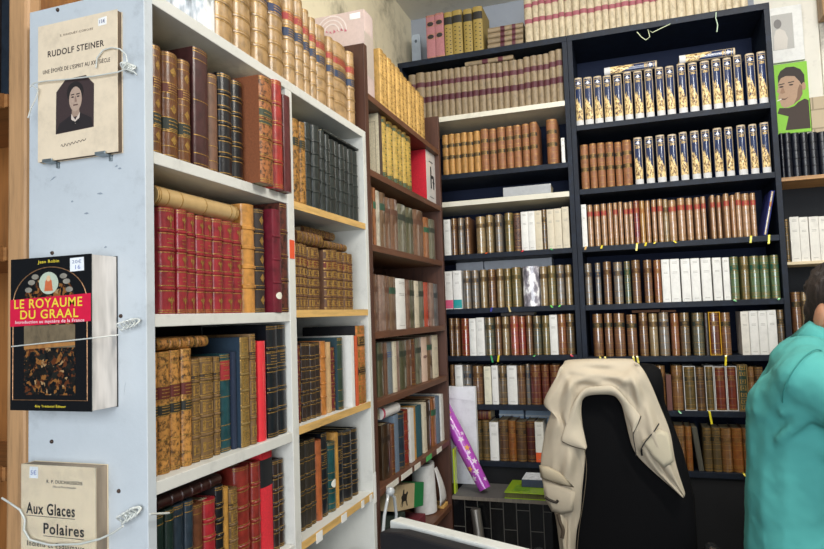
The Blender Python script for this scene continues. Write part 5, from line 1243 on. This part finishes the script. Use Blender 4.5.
tag(jk, 'beige pocketed jacket hanging open over the back of the black chair', 'jacket')
# collar around the opening
CO = smoothline([(-0.1465, 1.9700, -0.4062), (-0.1803, 1.9700, -0.4015), (-0.2154, 1.9700, -0.3852), (-0.2001, 1.9700, -0.3354), (-0.1772, 1.9700, -0.2783), (-0.1437, 1.9700, -0.2330), (-0.1010, 1.9700, -0.2242), (-0.0594, 1.9700, -0.2255), (-0.0188, 1.9700, -0.2722), (0.0084, 1.9700, -0.3099), (-0.0023, 1.9700, -0.3340), (-0.0141, 1.9700, -0.3540)], 44)
CI = smoothline([(-0.1449, 1.9700, -0.4018), (-0.1478, 1.9700, -0.3746), (-0.1543, 1.9700, -0.3344), (-0.1584, 1.9700, -0.3027), (-0.1542, 1.9700, -0.2737), (-0.1391, 1.9700, -0.2547), (-0.0994, 1.9700, -0.2487), (-0.0608, 1.9700, -0.2527), (-0.0427, 1.9700, -0.2753), (-0.0284, 1.9700, -0.3148), (-0.0212, 1.9700, -0.3344), (-0.0155, 1.9700, -0.3540)], 44)
vs, fs = [], []
for i in range(45):
    for j in range(6):
        v = j / 5
        p = CO[i].lerp(CI[i], v); p.y = 1.966 - .010 * math.sin(math.pi * v) + .012 * v + .002 * math.sin(25 * i / 44 + 4 * v)
        vs.append(p)
for i in range(44):
    for j in range(5):
        a = i * 6 + j; fs.append((a, a + 1, a + 7, a + 6))
cl = MB().add(vs, fs).build('collar', ('#c8bca6', 'fabric'), jk, smooth=True, angle=180)
md = cl.modifiers.new('t', 'SOLIDIFY'); md.thickness = .005; md.offset = 0
md = cl.modifiers.new('s', 'SUBSURF'); md.levels = 1; md.render_levels = 1
def patch(name, poly, y, m, th=.003, push=0.0):
    n = len(poly)
    c = Vector((sum(p[0] for p in poly) / n, y - push, sum(p[2] for p in poly) / n))
    mid = [Vector((p[0], y, p[2])) for p in poly]
    inner = [p.lerp(c, .3) + Vector((0, -push * .7, 0)) for p in mid]
    mb = MB().add(mid + inner + [c], [(i, (i + 1) % n, n + (i + 1) % n, n + i) for i in range(n)] + [(n + i, n + (i + 1) % n, 2 * n) for i in range(n)])
    o = mb.build(name, m, jk, smooth=True, angle=180)
    o.modifiers.new('t', 'SOLIDIFY').thickness = th
    return o
patch('pocket_flap', [(-0.2818, 1.9620, -0.4558), (-0.2571, 1.9620, -0.4606), (-0.2232, 1.9620, -0.4764), (-0.1851, 1.9620, -0.5148), (-0.2076, 1.9620, -0.5102), (-0.2474, 1.9620, -0.5006), (-0.2789, 1.9620, -0.4906)], 1.962, ('#b4a78e', 'fabric'), push=.006)
patch('pocket', [(-0.2738, 1.9640, -0.4995), (-0.2365, 1.9640, -0.5093), (-0.1998, 1.9640, -0.5218), (-0.1831, 1.9640, -0.5294), (-0.1914, 1.9640, -0.5841), (-0.2232, 1.9640, -0.5947), (-0.2517, 1.9640, -0.5879), (-0.2703, 1.9640, -0.5515)], 1.964, JM, push=.005)
patch('pocket_flap', [(0.0087, 1.9620, -0.3771), (0.0556, 1.9620, -0.3425), (0.0785, 1.9620, -0.3530), (0.0843, 1.9620, -0.3913), (0.0899, 1.9620, -0.4295), (0.0629, 1.9620, -0.4498), (0.0331, 1.9620, -0.4179)], 1.964, ('#c6bba2', 'fabric'), push=.003)
DKZ = ('#2f2c2a', 'print')
def seam(name, pts, r, m): return MB().tube(smoothline(pts, 16), r, 6).build(name, m, jk, smooth=True)
seam('zip', [(0.0563, 1.9580, -0.3265), (0.0448, 1.9580, -0.3448), (0.0307, 1.9580, -0.3618), (0.0166, 1.9580, -0.3789), (0.0049, 1.9580, -0.3987)], .0018, DKZ)
MB().tube([(0.0062, 1.9560, -0.3982), (0.0058, 1.9560, -0.4066), (0.0066, 1.9560, -0.4162)], .0028, 8).build('zip_puller', ('#26262a', 'metal'), jk, smooth=True)
seam('zip', [(0.0097, 1.9620, -0.3072), (0.0005, 1.9620, -0.3298), (-0.0129, 1.9620, -0.3553), (-0.0129, 1.9620, -0.3805), (-0.0100, 1.9620, -0.4028), (-0.0095, 1.9620, -0.4195)], .0014, DKZ)
seam('pocket_opening', [(-0.2691, 1.9560, -0.5464), (-0.2550, 1.9560, -0.5542), (-0.2379, 1.9560, -0.5590), (-0.2319, 1.9560, -0.5529)], .0045, ('#3a322a', 'fabric'))
seam('pocket_opening', [(-0.2342, 1.9600, -0.5942), (-0.2296, 1.9600, -0.6168), (-0.2221, 1.9600, -0.6391), (-0.2260, 1.9600, -0.6621)], .006, ('#54483a', 'fabric'))
seam('stitching', [(-0.1506, 1.9660, -0.4084), (-0.1477, 1.9660, -0.4654), (-0.1603, 1.9660, -0.5515), (-0.1751, 1.9660, -0.6234), (-0.1854, 1.9660, -0.6922)], .0010, ('#6d614e', 'fabric'))
seam('stitching', [(-0.2129, 1.9600, -0.3847), (-0.1821, 1.9600, -0.3982), (-0.1486, 1.9600, -0.4056)], .0013, ('#4a4238', 'fabric'))

# ------------------------------------------------------------------ seated person
sto = empty('stool', (.360, 1.80, FLOOR)); tag(sto, 'round black stool under the seated person', 'stool')
part(sto, 'seat', MB().lathe((.360, 1.80, -.896), [(.10, 0), (.145, .008), (.155, .03), (.145, .055), (.10, .064)], 28), ('#141416', 'leather'), smooth=True, angle=60)
part(sto, 'column', MB().tube([(.360, 1.80, -.896), (.360, 1.80, -1.262)], .022, 14), ('#8a8c90', 'metal'), smooth=True)
part(sto, 'base', MB().lathe((.360, 1.80, FLOOR + .0005), [(.13, 0), (.13, .008), (.03, .02)], 28), ('#8a8c90', 'metal'), smooth=True)
pe = empty('person', (.360, 1.80, FLOOR)); tag(pe, 'seated person in a turquoise polo shirt leaning right, dark greying hair, arm reaching forward', 'person')
V = Vector
b_ = math.radians(-14)
fw = V((math.cos(b_), math.sin(b_), 0)); rt = V((math.sin(b_), -math.cos(b_), 0)); up = V((0, 0, 1))
def bp(f, r, z): return V((.366, 1.80, 0)) + fw * f + rt * r + up * z
m = MB()
# trunk
for r in (-.075, .075):
    m.cone(bp(0, r, -.675), .112, bp(.0, r * .9, -.50), .098)
    m.cone(bp(0, r * .9, -.50), .098, bp(.02, r * 1.15, -.26), .098)
m.cone(bp(.015, 0, -.28), .10, bp(.045, 0, -.16), .055)
m.cone(bp(.03, -.16, -.165), .058, bp(.03, .16, -.165), .058)
m.cone(bp(.05, 0, -.16), .058, bp(.10, 0, -.065), .050)
# head, bent forward
hd = bp(.126, 0, -.026)
bh = math.radians(-66)
fwH = V((math.cos(bh), math.sin(bh), 0)); rtH = V((math.sin(bh), -math.cos(bh), 0))
hf = (Matrix.Rotation(math.radians(-22), 3, fwH.cross(up)) @ fwH).normalized(); hu = rtH.cross(hf).normalized()
if hu.z < 0: hu = -hu
def hp(f, r, z): return hd + hf * f + rtH * r + hu * z
fr3 = Matrix((hf, rtH, hu)).transposed()
m.ball(hp(-.008, 0, .028), 1, 14, .098, .077, .090, fr3)
m.ball(hp(.030, 0, -.040), 1, 12, .062, .058, .075, fr3)
m.cone(hp(.03, 0, -.085), .030, hp(.075, 0, -.095), .022)          # jaw and chin
m.cone(hp(.088, 0, .012), .008, hp(.108, 0, -.030), .012)          # nose
m.cone(hp(.078, -.03, .022), .012, hp(.078, .03, .022), .012)      # brow
m.cone(hp(.083, -.018, -.062), .008, hp(.083, .018, -.062), .008)  # lips
m.cone(hp(.02, 0, -.05), .052, bp(.09, 0, -.09), .050)
for s in (-1, 1):
    m.ball(hp(.004, s * .080, -.010), 1, 10, .019, .011, .034, fr3)   # ear
    m.ball(hp(.002, s * .074, -.036), .009, 8)
# legs
for s in (-1, 1):
    hip, kn, an = bp(.02, s * .085, -.705), bp(.43, s * .13, -.735), bp(.42, s * .13, -1.20)
    m.cone(hip, .083, kn, .058); m.cone(kn, .056, an, .036)
    m.cone(an, .036, bp(.43, s * .135, -1.245), .030); m.cone(bp(.40, s * .13, -1.248), .031, bp(.58, s * .15, -1.253), .025)
# arms and hands
def hand(wr, d, n_, side):
    """palm, four unequal bent fingers and a thumb; d = direction of the hand, n_ = back of the hand"""
    d = d.normalized(); a = d.cross(n_).normalized() * side; n_ = a.cross(d).normalized() * side
    for k in range(4):
        o = (k - 1.5) * .019
        m.cone(wr + a * o * .6, .015, wr + d * .078 + a * o, .0115)
        ln = (.070, .080, .075, .058)[k]
        p0 = wr + d * .080 + a * o * 1.05
        p1 = p0 + d * ln * .45 - n_ * .010; p2 = p1 + d * ln * .30 - n_ * .018; p3 = p2 + d * ln * .16 - n_ * .020
        m.cone(p0, .0095, p1, .0088); m.cone(p1, .0088, p2, .0080); m.cone(p2, .0080, p3, .0072)
    t0 = wr + d * .022 - a * .026; t1 = t0 + d * .036 - a * .026 - n_ * .008; t2 = t1 + d * .030 - a * .008 - n_ * .008
    m.cone(t0, .014, t1, .011); m.cone(t1, .011, t2, .0092)
shR, elR, wrR = bp(.035, .185, -.175), bp(.235, .27, -.275), bp(.46, .20, -.30)
shL, elL, wrL = bp(.035, -.185, -.175), bp(.24, -.24, -.33), bp(.45, -.16, -.36)
for sh, el, wr, s in ((shR, elR, wrR, 1), (shL, elL, wrL, -1)):
    m.cone(sh, .052, el, .041); m.cone(el, .041, wr, .028)
    hand(wr, (wr - el) + V((0, 0, -.03)), V((0, 0, 1)), s)
SKIN = ('#b98466', 'skin')
body = remesh(m, 'body', .006, SKIN, pe, 4)
body.matrix_parent_inverse = Matrix.Translation(-V(pe.location))
def wear(o):
    o.parent = pe; o.matrix_parent_inverse = Matrix.Translation(-V(pe.location)); return o
# shirt
m = MB()
for r in (-.08, .08):
    m.cone(bp(-.002, r, -.70), .127, bp(-.006, r * .95, -.50), .116)
    m.cone(bp(-.006, r * .95, -.50), .116, bp(.016, r * 1.12, -.26), .116)
m.cone(bp(.010, 0, -.28), .120, bp(.035, 0, -.165), .090)
m.cone(bp(.03, -.165, -.175), .072, bp(.03, .165, -.175), .072)
m.cone(bp(.035, -.08, -.14), .062, bp(.035, .08, -.14), .062)
m.cone(bp(.045, 0, -.165), .076, bp(.08, 0, -.125), .058); m.cone(bp(.028, -.05, -.16), .082, bp(.028, .05, -.16), .082)
for sh, el in ((shR, elR), (shL, elL)):
    e2 = sh.lerp(el, .62)
    m.cone(bp(.005, (1 if sh is shR else -1) * .10, -.25), .105, sh, .070); m.cone(bp(.03, (1 if sh is shR else -1) * .07, -.165), .08, sh, .068); m.tube([sh, sh.lerp(el, .3), e2], [.070, .071, .070], 18)
# soft folds: dragged ridges from the shoulder towards the armpit and down the side
for a, b, r0 in ((bp(.05, .235, -.215), bp(-.03, .20, -.30), .016), (bp(.09, .255, -.20), bp(-.02, .215, -.24), .015), (bp(.06, .19, -.32), bp(-.05, .13, -.42), .018), (bp(.02, .175, -.42), bp(-.09, .10, -.54), .016), (bp(-.05, .12, -.60), bp(.06, .19, -.52), .018)):
    m.cone(a, r0, b, r0 * .5)
sh_ = remesh(m, 'polo_shirt', .007, ('#4a9f9a', 'fabric'), None, 5)
tx = bpy.data.textures.new('creases', 'CLOUDS'); tx.noise_scale = .075; tx.noise_depth = 3
md = sh_.modifiers.new('creases', 'DISPLACE'); md.texture = tx; md.strength = .012; md.mid_level = .5
wear(sh_)
# collar, seams, cuffs
m = MB(); n = 28; vs = []; fs = []
cn0, cn1 = bp(.072, 0, -.112), bp(.108, 0, -.050)
dirc = (cn1 - cn0).normalized()
e1 = rt; e2 = dirc.cross(e1).normalized()
for k in range(n + 1):
    a = math.radians(25) + 2 * math.pi * k / n * (310 / 360) + math.pi / 2 - math.radians(180)
    for rr, hh in ((.068, -.01), (.064, .022), (.062, .038), (.067, .042), (.074, .026), (.086, -.012)):
        vs.append(cn0 + (e1 * math.cos(a) + e2 * math.sin(a)) * rr + dirc * hh)
for k in range(n):
    for j in range(5):
        a = k * 6 + j; fs.append((a, a + 1, a + 7, a + 6))
o = wear(m.add(vs, fs).build('shirt_collar', ('#4a9f9a', 'fabric'), None, smooth=True, angle=180))
o.modifiers.new('t', 'SOLIDIFY').thickness = .003
for sh, el, s in ((shR, elR, 1), (shL, elL, -1)):
    d = (el - sh).normalized(); a1 = d.cross(up).normalized(); a2 = a1.cross(d)
    e2_ = sh.lerp(el, .61)
    pts = [e2_ + (a1 * math.cos(2 * math.pi * k / 28) + a2 * math.sin(2 * math.pi * k / 28)) * .0705 for k in range(28)]
    wear(MB().tube(pts, .0035, 6, closed=True).build('sleeve_hem', ('#42918d', 'fabric'), None, smooth=True))
    c0 = sh - d * .012
    pts = [c0 + (a1 * math.cos(2 * math.pi * k / 28) + a2 * math.sin(2 * math.pi * k / 28)) * .0735 for k in range(28)]
    wear(MB().tube(pts, .0014, 6, closed=True).build('shoulder_seam', ('#2f827d', 'fabric'), None, smooth=True))
# trousers, shoes, hair
m = MB()
m.cone(bp(0, -.08, -.70), .120, bp(0, .08, -.70), .120)
for s in (-1, 1):
    m.cone(bp(.02, s * .085, -.705), .098, bp(.435, s * .13, -.738), .070); m.cone(bp(.435, s * .13, -.738), .068, bp(.42, s * .13, -1.17), .052)
wear(remesh(m, 'trousers', .009, ('#23272f', 'fabric'), None, 4))
for s in (-1, 1):
    m = MB(); m.cone(bp(.385, s * .128, -1.243), .0365, bp(.60, s * .152, -1.245), .0345); m.cone(bp(.41, s * .13, -1.22), .042, bp(.46, s * .137, -1.23), .04)
    wear(remesh(m, 'shoe', .007, ('#1b1715', 'leather'), None, 4))
m = MB()
m.ball(hp(-.017, 0, .036), 1, 16, .101, .0835, .090, fr3)
m.ball(hp(-.050, 0, -.018), 1, 14, .060, .070, .060, fr3)
m.cone(hp(-.060, -.03, -.055), .030, hp(-.060, .03, -.055), .030)
m.cone(hp(.05, -.04, .085), .026, hp(.05, .04, .085), .026)
for s in (-1, 1): m.cone(hp(.018, s * .071, .030), .012, hp(.020, s * .071, -.012), .008)
for k in range(70):
    a, q = random.uniform(0, 2 * math.pi), random.uniform(.1, 1.9)
    p = hp(-.017 + .099 * math.sin(q) * math.cos(a), .081 * math.sin(q) * math.sin(a), .036 + .088 * math.cos(q))
    if (p - hd).dot(hf) < .055: m.ball(p, random.uniform(.006, .010), 5)
wear(remesh(m, 'hair', .005, ('#2a211d', 'hair'), None, 2))
for s in (-1, 1):
    wear(MB().ball(hp(.070, s * .030, .004), .0115, 10).build('eye', ('#e6e0d8', 'gloss'), None, smooth=True))
    wear(MB().ball(hp(.0785, s * .030, .003), .0050, 8).build('iris', ('#2a1c14', 'gloss'), None, smooth=True))
